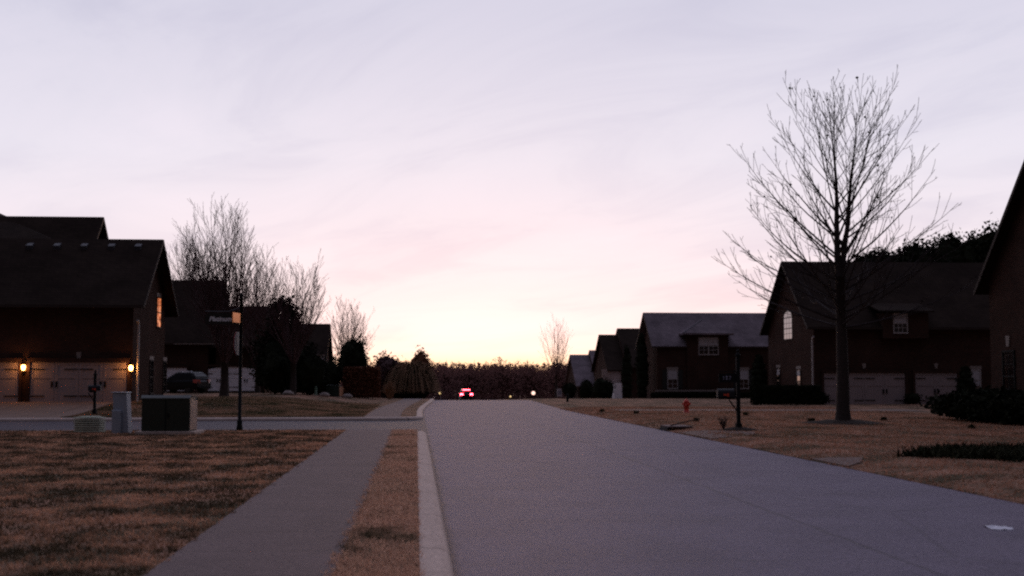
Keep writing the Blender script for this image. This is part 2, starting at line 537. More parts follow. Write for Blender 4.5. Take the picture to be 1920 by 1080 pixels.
def strip_solid(mb, u0, u1, ys, zt, zb):
    n = len(mb.v)
    for y in ys:
        for (u, z) in ((u0, zb), (u0, zt), (u1, zt), (u1, zb)):
            mb.v.append((u + off(y), y, zprof(y) + z))
    for j in range(len(ys) - 1):
        for k in range(4):
            a = n + 4 * j + k; b = n + 4 * j + (k + 1) % 4
            mb.f.append((a, b, b + 4, a + 4))
    m = n + 4 * (len(ys) - 1)
    mb.f.append((n, n + 3, n + 2, n + 1)); mb.f.append((m, m + 1, m + 2, m + 3))


strip_solid(walk, -2.2, -.67, wy0, .012, -.2); strip_solid(walk, -2.2, -.67, wy1, .012, -.2)
o = walk.build('sidewalk', M['walk']); o['kind'] = 'structure'


def kerb(name, path):
    """sweep the kerb section along path of (u, y, normal towards the road)"""
    mb = MB(); prof = [(0, -.3), (0, .014), (.03, .022), (KW - .09, .012), (KW - .03, -.015), (KW, -.06), (KW + .015, -.3)]
    k = len(prof)
    for (u, y, nx, ny) in path:
        for (a, z) in prof:
            mb.v.append((u + off(y) + nx * a, y + ny * a, zprof(y) + z))
    for j in range(len(path) - 1):
        for i in range(k - 1):
            a = j * k + i; mb.f.append((a, a + 1, a + 1 + k, a + k))
    mb.f.append(tuple(range(k))[::-1]); mb.f.append(tuple((len(path) - 1) * k + i for i in range(k)))
    o = mb.build(name, M['kerb']); o['kind'] = 'structure'


p = [(KX, y, 1, 0) for y in lines([(-20, SY0 - CR - KW, 2)])]
rr = CR - KW
for i in range(9):
    a = math.pi / 2 * i / 8
    p.append((KX - CR + CR * math.cos(a) - 0, SY0 - CR - KW + CR * math.sin(a), math.cos(a), math.sin(a)))
p += [(u, SY0 - KW, 0, 1) for u in (-2, -5, -20, -60, -140)]
kerb('kerb', p)
p = [(u, SY1 + KW, 0, -1) for u in (-140, -60, -20, -5, -2)]
for i in range(9):
    a = -math.pi / 2 + math.pi / 2 * i / 8
    p.append((KX - CR + CR * math.cos(a), SY1 + CR + KW + CR * math.sin(a), math.cos(a), math.sin(a)))
p += [(KX, y, 1, 0) for y in lines([(SY1 + CR + KW + 1, 100, 3), (100, 120, 1), (120, 330, 10)])]
kerb('kerb', p)


def slab(name, pts, z, mat, th=.12):
    mb = MB(); mb.prism(pts, z - th, z, 'Z')
    # follow the ground
    mb.v = [(x, y, lawn(x, y) + zz) for (x, y, zz) in mb.v]
    o = mb.build(name, mat); o['kind'] = 'structure'
    return o


# driveway up to the left garage: strips so it follows the rise
dr = MB(); ysd = lines([(SY1 + .5, 66.25, 1.)])
for y in ysd:
    for x in (-34, -24, -19.2, -15.0): dr.v.append((x, y, lawn(x, y) + .02))
for j in range(len(ysd) - 1):
    for i in range(3): dr.f.append((j * 4 + i, j * 4 + i + 1, j * 4 + i + 5, j * 4 + i + 4))
o = dr.build('driveway', M['drive']); o['kind'] = 'structure'
dr = MB(); xs = lines([(10.4, 26, 1.3)])
for y in (65.2, 69.0):
    for x in xs: dr.v.append((x, y + (x - 10.4) * -.12, lawn(x, y) + .02))
nx = len(xs)
for i in range(nx - 1): dr.f.append((i, i + 1, nx + i + 1, nx + i))
o = dr.build('driveway', M['drive']); o['kind'] = 'structure'
for pts in ([(8.42, 36.2), (9.9, 37.0), (10.3, 38.6), (9.2, 40.4), (8.42, 40.8)], [(8.42, 24.6), (8.9, 25.2), (9.2, 26.0), (8.9, 26.7), (8.42, 27.0)]):
    slab('driveway_apron', pts, .022, M['apron'])


# ------------------------------------------------------------------ grass as blades near the camera
def blades(name, n, region, mat, h0, h1, seed, label, wid=.006):
    rg = random.Random(seed); vs = []; fs = []
    (x0, x1, y0, y1, ok) = region
    k = 0; tries = 0
    while k < n and tries < n * 6:
        tries += 1
        y = y0 + (y1 - y0) * rg.random() ** 1.6; x = rg.uniform(x0, x1)
        if not ok(x, y): continue
        z = lawn(x, y) - .005
        h = rg.uniform(h0, h1); a = rg.uniform(0, 6.283); lx = rg.gauss(0, .7) * h; ly = rg.gauss(0, .7) * h
        ww = wid * (1 + y / 14)
        c, s = math.cos(a) * ww, math.sin(a) * ww
        b = len(vs)
        vs += [(x - c, y - s, z), (x + c, y + s, z), (x + lx, y + ly, z + h)]
        fs.append((b, b + 1, b + 2)); k += 1
    me = bpy.data.meshes.new(name); me.from_pydata(vs, [], fs); me.update(); me.materials.append(mat)
    o = bpy.data.objects.new(name, me); C.objects.link(o)
    return tag(o, label, 'grass', kind='stuff')


def edge(u):                                   # ragged lawn edge
    return .05 * math.sin(u * 7.1) * math.sin(u * 2.3) + .03 * math.sin(u * 17)


blades('grass', 95000, (-13, -2.12, 8, 41.3, lambda x, y: x > -y * .36 - 1 and x < -2.2 + edge(y)), M['blade'], .02, .06, 1,
       'patchy brown and green winter lawn left of the sidewalk in front')
blades('grass', 26000, (-.75, .06, 8, 41, lambda x, y: -.72 + edge(y * 1.3) < x < KX + .01 + .4 * edge(y)), M['strip'], .02, .06, 2,
       'narrow strip of straw coloured grass between sidewalk and pale kerb')
blades('grass', 60000, (8.3, 24, 14, 75, lambda x, y: x < y * .5 + 1 and x > 8.34 + edge(y)), M['tanblade'], .02, .06, 3,
       'straw coloured winter lawn along the right edge of the road')
blades('grass', 15000, (10.0, 21, 24.2, 28.2, lambda x, y: abs(y - 26.2) < 1.9 * ss(9.8, 12.2, x + .5 * edge(y * 3)) * (1 + 2 * edge(x)) + .05), M['greengrass'], .1, .26, 4,
       'dark green strip of longer grass in the right lawn', .012)
blades('grass', 60000, (-25, -2.3, 55.2, 84, lambda x, y: not (-34 < x < -14.9 and y < 66.5)), M['farblade'], .03, .08, 6,
       'greenish brown lawn beyond the side street', .008)


# ------------------------------------------------------------------ houses
def roofline(ym, zr, s, y0, y1, th):
    a = [(y0, zr - s * (ym - y0)), (ym, zr), (y1, zr - s * (y1 - ym))]
    return a + [(y, z - th) for (y, z) in a[::-1]]


def gable_house(root, x0, x1, y0, y1, zb, zr, s, wall, roofm, ov=.45, eav=.5, th=.16, axis='X', rake=True):
    """ridge along axis; walls with gables; a roof shell of real thickness; rake boards and gutters"""
    if axis == 'X': a0, a1, b0, b1 = x0, x1, y0, y1
    else: a0, a1, b0, b1 = y0, y1, x0, x1
    m = .5 * (b0 + b1); ze = zr - s * (m - b0) - th - .004
    wl = MB().prism([(b0, zb), (b1, zb), (b1, ze), (m, zr - th - .004), (b0, ze)], a0, a1, axis).build('wall', wall, root)
    rf = MB().prism(roofline(m, zr, s, b0 - eav, b1 + eav, th), a0 - ov, a1 + ov, axis).build('roof', roofm, root)
    if rake:
        for e, d in ((a0 - ov, -1), (a1 + ov, 1)):
            rk = MB().prism(roofline(m, zr - .02, s, b0 - eav, b1 + eav, .2), min(e + d * .003, e + d * .04), max(e + d * .003, e + d * .04), axis)
            rk.build('rake_board', M['darktrim'], root)
        zg = zr - s * (m - b0 + eav)
        for e, d in ((b0 - eav, -1), (b1 + eav, 1)):
            lo, hi = sorted((e + d * .004, e + d * .12)); gt = MB()
            if axis == 'X': gt.box(a0 - ov, a1 + ov, lo, hi, zg - .15, zg - .02)
            else: gt.box(lo, hi, a0 - ov, a1 + ov, zg - .15, zg - .02)
            gt.build('gutter', M['darktrim'], root)
    return wl, rf


def garage_door(root, x0, x1, yw, z0, z1, mat, handles=True, arch=0, surround=True):
    """carriage door facing -Y, set in a shallow opening; straps and handles as sub-parts"""
    d = MB(); y = yw - .06
    if arch:
        pts = [(x0, z0), (x1, z0)]
        for i in range(13):
            t = i / 12; pts.append((x1 + (x0 - x1) * t, z1 - arch + arch * math.sin(math.pi * t)))
        d.prism(pts, y, yw + .02, 'Y')
    else: d.box(x0, x1, y, yw + .02, z0, z1)
    nd = max(2, round((x1 - x0) / 1.25)); wd = (x1 - x0) / nd
    zt = z1 - arch
    for i in range(nd):
        a, b = x0 + i * wd, x0 + (i + 1) * wd
        for (p, q) in ((a + .02, a + .14), (b - .14, b - .02)): d.box(p, q, y - .022, y - .002, z0 + .03, zt - .03)
        for (p, q) in ((z0 + .03, z0 + .2), (z0 + (zt - z0) * .6, z0 + (zt - z0) * .6 + .12), (zt - .15, zt - .03)):
            d.box(a + .143, b - .143, y - .022, y - .002, p, q)
    g = d.build('garage_door', mat, root)
    if surround:
        q = MB(); q.box(x0 - .16, x0 - .004, yw - .16, yw - .003, z0 - .1, z1 + .2); q.box(x1 + .004, x1 + .16, yw - .16, yw - .003, z0 - .1, z1 + .2)
        q.box(x0 - .002, x1 + .002, yw - .155, yw - .003, z1 + .004, z1 + .2); q.build('door_surround', M['brick'], root)
    if handles:
        n2 = max(1, nd // 2)
        for i in range(n2):
            c = x0 + (x1 - x0) * (i + .5) / n2
            h = MB().box(c - .16, c - .06, y - .06, y - .024, z0 + .8, z0 + 1.1); h.box(c + .06, c + .16, y - .06, y - .024, z0 + .8, z0 + 1.1)
            h.build('handle', M['iron'], g)
            for e, sg in ((x0 + (x1 - x0) * i / n2, 1), (x0 + (x1 - x0) * (i + 1) / n2, -1)):
                for zz in (z0 + .36, zt - .36):
                    a, b = sorted((e + sg * .04, e + sg * .72))
                    MB().box(a, b, y - .045, y - .024, zz - .025, zz + .025).build('strap_hinge', M['iron'], g)
    return g


def window(root, c, wd, ht, face, split=1, arch=False, blind=0., frame=None, shutters=False, lintel=True, muntin=3, dp=1., ah=None, glass=None):
    """a sash window in a wall; face '-Y', '+X' or '-X'; c is the middle of the window on the wall plane"""
    cx, cy, cz = c

    def P(mb, u0, u1, d0, d1, z0, z1):
        d0, d1 = (d0 * dp if d0 > 0 else d0), d1 * dp
        if face == '-Y': mb.box(cx + u0, cx + u1, cy - d1, cy - d0, cz + z0, cz + z1)
        elif face == '+X': mb.box(cx + d0, cx + d1, cy + u0, cy + u1, cz + z0, cz + z1)
        else: mb.box(cx - d1, cx - d0, cy + u0, cy + u1, cz + z0, cz + z1)
    h, v = wd / 2, ht / 2
    fm = frame or M['trim']
    fr = MB(); t = .06
    P(fr, -h - t, -h, .0, .05, -v, v); P(fr, h, h + t, .0, .05, -v, v); P(fr, -h - t, h + t, 0, .055, v, v + t); P(fr, -h - t, h + t, 0, .09, -v - .08, -v)
    for i in range(1, split):
        u = -h + wd * i / split; P(fr, u - .045, u + .045, .006, .048, -v, v)
    P(fr, -h, h, .006, .042, -.03, .03)
    for i in range(split):
        for k in range(1, muntin):
            u = -h + wd * (i + k / muntin) / split; P(fr, u - .014, u + .014, .006, .030, -v, v)
    for k in (.25, .75): P(fr, -h, h, .006, .027, -v + ht * k - .014, -v + ht * k + .014)
    f_ = fr.build('window', fm, root)
    g = MB(); P(g, -h, h, -.02, .018, -v, v); g.build('pane', glass or M['glass'], f_)
    if blind:
        b = MB(); P(b, -h + .03, h - .03, .019, .0245, v - ht * blind, v - .01); b.build('blind', M['blind'], f_)
    if arch:
        n = 10; A_ = ah or h; poly = [(h * math.cos(math.pi * i / n), v + t + .002 + A_ * math.sin(math.pi * i / n)) for i in range(n + 1)]
        a = MB(); poly2 = [((h + t) * math.cos(math.pi * i / n), v + t + .002 + (A_ + t) * math.sin(math.pi * i / n)) for i in range(n + 1)]
        for (mb, d0, d1, pl) in ((a, -.02, .018, poly),):
            if face == '-Y': mb.prism([(cx + u, cz + z) for u, z in pl], cy - d1, cy - d0, 'Y')
            else:
                sg = 1 if face == '+X' else -1
                mb.prism([(cy + u, cz + z) for u, z in pl], *sorted((cx + sg * d0, cx + sg * d1 * dp)), 'X')
        a.build('pane', M['glass'], f_)
        ring = poly + poly2[::-1]; r_ = MB()
        if face == '-Y': r_.prism([(cx + u, cz + z) for u, z in ring], cy - .05, cy, 'Y')
        else:
            sg = 1 if face == '+X' else -1
            r_.prism([(cy + u, cz + z) for u, z in ring], *sorted((cx, cx + sg * .05 * dp)), 'X')
        P(r_, -.016, .016, .0185, .03, v + t + .002, v + t + A_ - .01)
        r_.build('arch_frame', fm, f_)
    if lintel:
        l = MB(); zt = v + t + ((A_ + t) if arch else 0) + .02
        P(l, -h - .12, h + .12, 0, .03, zt, zt + .2) if not arch else P(l, -.07, .07, 0, .04, zt, zt + .22)
        l.build('lintel', M['stone'], f_)
    if shutters:
        for a, b in ((-h - t - .46, -h - t - .02), (h + t + .02, h + t + .46)):
            s = MB(); P(s, a, b, 0, .045, -v - .05, v + .05); s.build('shutter', M['shutter'], root)
    return f_


def downspout(root, x, y, z0, z1, mat=None):
    MB().tube([(x, y, z0), (x, y, z1 - .35), (x, y - .02, z1 - .15), (x, y - .28, z1)], .055, 6).build('downspout', mat or M['trim'], root)


def keystone(root, x, y, z, n=1):
    mb = MB(); mb.prism([(x - .08, z), (x + .08, z), (x + .13, z + .34), (x - .13, z + .34)], y - .04, y - .002, 'Y')
    mb.build('keystone', M['stone'], root)


# left house with the lit garage
Y0 = 66.3
L1 = thing('brick_house', 'dark brick house on the left with lit lanterns and a gable window with an added sunset glow', 'house', (-22, 70, .4), group='brick houses along the street')
XW = -14.35
_, rf = gable_house(L1, -33, XW, Y0, 74.5, -.1, 9.2, .816, M['brick'], M['roof'], ov=.62, eav=.6)
for px in (57, 108, 159, 210, 260):
    p = at(px, 459, 69.8); z = 9.2 - .816 * (70.4 - 69.8)
    b = MB(); b.prism([(69.55, z - .22), (70.0, z + .12), (69.95, z + .2), (69.50, z + .02)], p.x - .16, p.x + .16, 'X')
    b.build('roof_vent', plain('vent_metal', (.045, .043, .05), .6), rf)
zg0 = .42
garage_door(L1, at(56, 755, Y0).x, at(238, 755, Y0).x, Y0, zg0, at(150, 679, Y0).z, M['garage'])
garage_door(L1, at(-150, 755, Y0).x, at(35, 755, Y0).x, Y0, zg0, at(20, 679, Y0).z, M['garage'])
keystone(L1, at(148, 668, Y0).x, Y0, at(148, 673, Y0).z)
downspout(L1, at(259, 700, Y0).x, Y0 - .09, .35, 4.6)
window(L1, (XW, yx(295, XW), at(295, 586, yx(295, XW)).z), 1.05, 1.6, '+X', frame=M['darktrim'], muntin=2, dp=.9, glass=M['sunsetpane'])
for yy in (yx(283, XW), yx(308, XW)): window(L1, (XW, yy, 1.75), .85, 1.7, '+X', frame=M['darktrim'], muntin=2)
gable_house(L1, -40, -19.7, 74.9, 85.1, 0, 11.6, .92, M['brick'], M['roof'], ov=.45)
hp = MB(); hp.v = [(-38, 77, 9.9), (-21.5, 77, 9.9), (-21.5, 93, 9.9), (-38, 93, 9.9), (-30.3, 84.2, 13.55), (-29.7, 85.8, 13.55)]
hp.f = [(0, 1, 4), (1, 2, 5, 4), (2, 3, 5), (3, 0, 4, 5), (3, 2, 1, 0)]; hp.build('roof', M['roof'], L1)


def lantern(px, py, Y, label):
    p = at(px, py, Y); x, y, z = p.x, Y - .2, p.z
    r = thing('wall_lantern', label, 'lantern', (x, Y, z - .3), group='lit lanterns beside the garage doors')
    m = MB(); m.box(x - .05, x + .05, Y - .045, Y - .003, z - .3, z + .1); m.tube([(x, Y - .04, z + .02), (x, Y - .14, z + .25), (x, y, z + .27)], .014, 5)
    m.build('bracket', M['iron'], r)
    c = MB(); c.lathe([(.02, .25), (.03, .22), (.115, .15), (.12, .14)], (x, y, z), 6); c.lathe([(.08, -.16), (.09, -.145), (.03, -.2)], (x, y, z), 6)
    for k in range(6):
        a = math.pi / 3 * k
        c.tube([(x + .083 * math.cos(a), y + .083 * math.sin(a), z - .15), (x + .11 * math.cos(a), y + .11 * math.sin(a), z + .145)], .008, 4)
    c.build('cage', M['iron'], r)
    MB().lathe([(.03, -.15), (.08, -.12), (.105, .0), (.105, .08), (.04, .135)], (x, y, z), 10).build('bulb', M['lampwarm'], r, True)
    li = bpy.data.objects.new('lantern_light', bpy.data.lights.new('lantern_light', 'POINT')); C.objects.link(li)
    li.location = (x, y - .12, z); li.data.energy = 32; li.data.color = (1, .40, .10); li.data.shadow_soft_size = .12


lantern(46, 689, Y0, 'lit orange lantern on the brick pier between the two left garage doors')
lantern(247, 690, Y0, 'lit orange lantern next to the white downspout at the house corner')

# second and third houses on the left
L2 = thing('brick_house', 'dark house behind a black car with white garage doors and a tall gable roof', 'house', (-22, 124, .4), group='brick houses along the street')
gable_house(L2, -34, at(405, 560, 122).x, 118, 130, -.4, 11.1, .95, M['brick'], M['roof'])
gable_house(L2, at(405, 560, 118).x + .02, at(497, 640, 118).x, 118.3, 128.3, -.4, 8.6, .72, M['brick'], M['roof'])
gz = .57
garage_door(L2, at(323, 733, 118).x - 1.2, at(350, 733, 118).x, 118, gz, 2.68, M['garagewhite'], False)
garage_door(L2, at(383, 733, 118).x, at(487, 733, 118.3).x, 118.2, gz, 2.78, M['garagewhite'], True, .28)
dn = MB(); dn.box(at(325, 645, 117).x, at(480, 645, 117).x, 117.3, 117.37, 4.78, 4.86); dn.build('eave_board', M['stone'], L2)
L3 = thing('brick_house', 'dark house with a flat ridge seen behind the evergreen on the left', 'house', (-16, 160, 0), group='brick houses along the street')
gable_house(L3, -24, at(613, 620, 160).x, 153, 166, -1.2, 8.5, .75, M['brick'], M['roof'])
window(L3, (at(626, 672, 153).x - 1.6, 153, 3.6), .8, 1.4, '-Y', blind=.5)

# near right house: only its gable end looks into the picture
R0 = thing('brick_house', 'nearest house at the right edge, a tall dark brick gable cut off by the frame', 'house', (30, 42, 0), group='brick houses along the street')
p1 = at(1827, 545, 50.0); X0 = p1.x; y2 = yx(1919, X0, 306); z2 = at(1919, 306, y2).z
sl0 = (z2 - p1.z) / (50.0 - y2); ym0 = y2 - 2.0
gable_house(R0, X0 + .4, 46, 2 * ym0 - 49.55, 49.55, -.3, z2 + sl0 * 2.0, sl0, M['brick'], M['roof'], ov=.4, eav=.45)
yk = yx(1893, X0 + .4); pk = at(1893, 650, yk)
window(R0, (X0 + .4, yk, pk.z - 1.15), .9, 1.9, '-X', frame=M['iron'], muntin=2, lintel=False)
MB().prism([(yk - .1, pk.z), (yk + .1, pk.z), (yk + .17, pk.z + .42), (yk - .17, pk.z + .42)], X0 + .35, X0 + .398, 'X').build('keystone', M['stone'], R0)

# right house with two garage doors behind the bare tree
R1 = thing('brick_house', 'dark brick house with an arched window and pale garage doors behind the big bare tree', 'house', (32, 87, -.1), group='brick houses along the street')
Y1 = 82
XR = at(1527, 700, Y1).x
xe = XR - .5; yr = yx(1465, xe, 490); zr_ = at(1465, 490, yr).z; s1 = (zr_ - at(1530, 613, Y1 - .35).z) / (yr - Y1 + .35)
gable_house(R1, XR, 42, Y1, 2 * yr - Y1, -.5, zr_, s1, M['brick'], M['roof'], ov=.5, eav=.35)
garage_door(R1, at(1545, 762, Y1).x, at(1697, 762, Y1).x, Y1, -.1, at(1620, 699, Y1).z, M['garage'])
garage_door(R1, at(1716, 762, Y1).x, at(1795, 762, Y1).x, Y1, -.1, at(1750, 699, Y1).z, M['garage'])
for px in (1620, 1755): keystone(R1, at(px, 690, Y1).x, Y1, at(px, 691, Y1).z)
window(R1, (at(1830, 712, Y1).x, Y1, at(1830, 712, Y1).z), .55, 1.25, '-Y', blind=.8, muntin=1)
downspout(R1, at(1523, 700, Y1).x, Y1 - .09, -.1, 4.4)
yw_ = yx(1479, XR); p = at(1479, 616, yw_)
window(R1, (XR, yw_, p.z), 1.95, 1.45, '-X', arch=True, ah=.45, frame=M['darktrim'], muntin=3, lintel=False, dp=.5)
for px, hh in ((1460, 1.8), (1498, 1.5)):
    yy = yx(px, XR); window(R1, (XR, yy, at(px, 715, yy).z), .8, hh, '-X', muntin=1, blind=.25, frame=M['darktrim'])
dm = at(1690, 600, Y1 + 1); zt = at(1690, 582, Y1 - .6).z
d_ = MB(); d_.box(at(1650, 600, Y1).x, at(1735, 600, Y1).x, Y1 - .52, Y1 + 3, 4.3, zt - .13)
d_.build('dormer', M['brick'], R1)
d_ = MB(); d_.prism([(Y1 - .9, zt - .12), (Y1 - .9, zt - .02), (Y1 + 3.8, zt + 1.1), (Y1 + 3.8, zt + 1.0)], at(1640, 600, Y1).x, at(1742, 600, Y1).x, 'X')
d_.build('dormer_roof', M['roof'], R1)
window(R1, (at(1688, 602, Y1 - .52).x, Y1 - .52, at(1688, 606, Y1 - .52).z), .85, 1.2, '-Y', blind=.5, lintel=False)
gable_house(R1, 38.5, 56, 86, 100, -.5, 10.3, .75, M['brick'], M['roof'])

# right house with the grey roof
R2 = thing('brick_house', 'brown house with grey shingle roof and a twin window in its dormer', 'house', (28, 123, -.2), group='brick houses along the street')
Y2 = 117
xe = at(1222, 648, Y2).x; yr = yx(1206, xe, 586); zr_ = at(1206, 586, yr).z; s1 = (zr_ - at(1240, 649, Y2 - .12).z) / (yr - Y2 + .12)
gable_house(R2, xe + .5, 38, Y2, 2 * yr - Y2, -.8, zr_, s1, M['brick'], M['roofgrey'], ov=.5, eav=.12)
xa, xb = at(1287, 640, Y2).x, at(1364, 640, Y2).x; zt = at(1320, 625, Y2).z
MB().box(xa, xb, Y2 - .27, Y2 + 3.0, -.8, zt).build('dormer', M['brick'], R2)
hp = MB(); o_ = .45; ya = Y2 - .72
hp.v = [(xa - o_, ya, zt + .0), (xb + o_, ya, zt + .0), (xb + o_, Y2 + 4, zt), (xa - o_, Y2 + 4, zt), (.5 * (xa + xb), Y2 + 1.8, zt + 1.35), (.5 * (xa + xb), Y2 + 5.5, zt + 1.35),
        (xa - o_, ya, zt - .16), (xb + o_, ya, zt - .16), (xb + o_, Y2 + 4, zt - .16), (xa - o_, Y2 + 4, zt - .16)]
hp.f = [(0, 1, 4), (1, 2, 5, 4), (3, 0, 4, 5), (2, 3, 5), (6, 7, 1, 0), (7, 8, 2, 1), (9, 6, 0, 3), (9, 8, 7, 6), (8, 9, 3, 2)]
hp.build('dormer_roof', M['roofgrey'], R2)
va, vb = Vector(hp.v[0]) + Vector((0, .03, .02)), Vector(hp.v[4]) + Vector((0, 0, .03))
MB().tube([va, vb], .05, 4).build('hip_flashing', M['alu'], R2)
window(R2, (at(1327, 648, Y2).x, Y2 - .271, at(1327, 649, Y2).z), 1.75, 1.5, '-Y', split=2, blind=.46, lintel=False, muntin=2)
window(R2, (at(1261, 711, Y2).x, Y2, at(1261, 711, Y2).z), .86, 1.65, '-Y', blind=.5, shutters=True, muntin=2)
window(R2, (at(1394, 711, Y2).x, Y2, at(1394, 711, Y2).z), .86, 1.65, '-Y', blind=.5, shutters=True, muntin=2)
p = at(1405, 735, Y2)
MB().box(at(1228, 735, Y2).x, at(1345, 735, Y2).x, Y2 - .37, Y2 - .273, at(1300, 734, Y2).z, at(1300, 731, Y2).z).build('brick_ledge', M['stone'], R2)

# farther houses on the right
zb = -1.5
R3 = thing('brick_house', 'stepped roof house beyond the tall narrow evergreens with a white side wall', 'house', (28, 165, -1), group='brick houses along the street')
gable_house(R3, at(1133, 640, 160).x + .4, at(1168, 640, 160).x, 158, 172, zb, 7.45, .62, M['brick'], M['roof'], ov=.4, rake=False)
gable_house(R3, at(1168, 640, 160).x + .02, at(1240, 640, 160).x, 156.6, 172, zb, 8.25, .62, M['brick'], M['roof'], ov=.1, rake=False)
MB().box(at(1131, 720, 157).x, at(1166, 720, 157).x, 157.7, 157.99, -1.2, at(1140, 692, 157).z).build('front_wall', M['brickpale'], R3)
MB().box(at(1150, 720, 156).x, at(1165, 720, 156).x, 155.4, 157.69, -1.2, 1.2).build('side_wall', M['garagewhite'], R3)
R4 = thing('brick_house', 'farthest house on the right, two low roof steps beside the woods', 'house', (30, 225, -2), group='brick houses along the street')
gable_house(R4, at(1070, 680, 222).x + .4, at(1106, 680, 222).x, 215, 232, -2.6, 6.0, .6, M['brick'], M['roofgrey'], ov=.4, rake=False)
gable_house(R4, at(1106, 680, 222).x + .02, at(1150, 680, 222).x, 213, 232, -2.6, 6.75, .6, M['brick'], M['roofgrey'], ov=.1, rake=False)


# ------------------------------------------------------------------ vegetation
def rot_about(v, ax, ang): return Matrix.Rotation(ang, 3, ax) @ v


def perp(d, rg):
    while True:
        q = Vector((rg.gauss(0, 1), rg.gauss(0, 1), rg.gauss(0, 1)))
        q = q - d * q.dot(d)
        if q.length > .1: return q.normalized()


def grow(mb, rg, p, d, L, r0, lvl, P):
    n = max(3, min(9, int(L / P['seg'])))
    pts = [p.copy()]; rad = [r0]; dirs = [d.copy()]
    d = d.copy(); st = L / n
    for i in range(n):
        d = d + Vector((rg.gauss(0, P['wob']), rg.gauss(0, P['wob']), rg.gauss(0, P['wob']) + P['trop'][lvl] / n))
        d.normalize(); p = p + d * st
        pts.append(p.copy()); rad.append(max(P['rmin'], r0 * (1 - .93 * (i + 1) / n))); dirs.append(d.copy())
    mb.tube(pts, rad, 5 if r0 > .03 else 3, False)
    if P.get('leaf') and lvl >= 1 and rg.random() < P['leaf']:
        q = pts[rg.randrange(1, len(pts))]; s = rg.uniform(.03, .07); b = len(mb.v)
        e = perp(Vector((0, 0, 1)), rg) * s
        mb.v += [tuple(q - e), tuple(q + Vector((0, 0, -s))), tuple(q + e), tuple(q + Vector((0, 0, s * .7)))]; mb.f.append((b, b + 1, b + 2, b + 3))
    if lvl >= len(P['dens']): return
    nc = int(L * P['dens'][lvl] * rg.uniform(.8, 1.2))
    for k in range(nc):
        t = P['t0'][lvl] + (.97 - P['t0'][lvl]) * (k + rg.random()) / max(1, nc)
        i = min(n - 1, int(t * n)); fr = t * n - i
        q = pts[i].lerp(pts[i + 1], fr); dd = dirs[i + 1]
        ax = perp(dd, rg); a = R(rg.uniform(*P['ang'][lvl]))
        nd = rot_about(dd, ax, a)
        nl = L * P['ratio'][lvl] * (1.1 - .65 * t) * rg.uniform(.6, 1.2)
        if nl < .12: continue
        grow(mb, rg, q, nd, nl, max(P['rmin'], (rad[i] * (1 - fr) + rad[i + 1] * fr) * .6), lvl + 1, P)


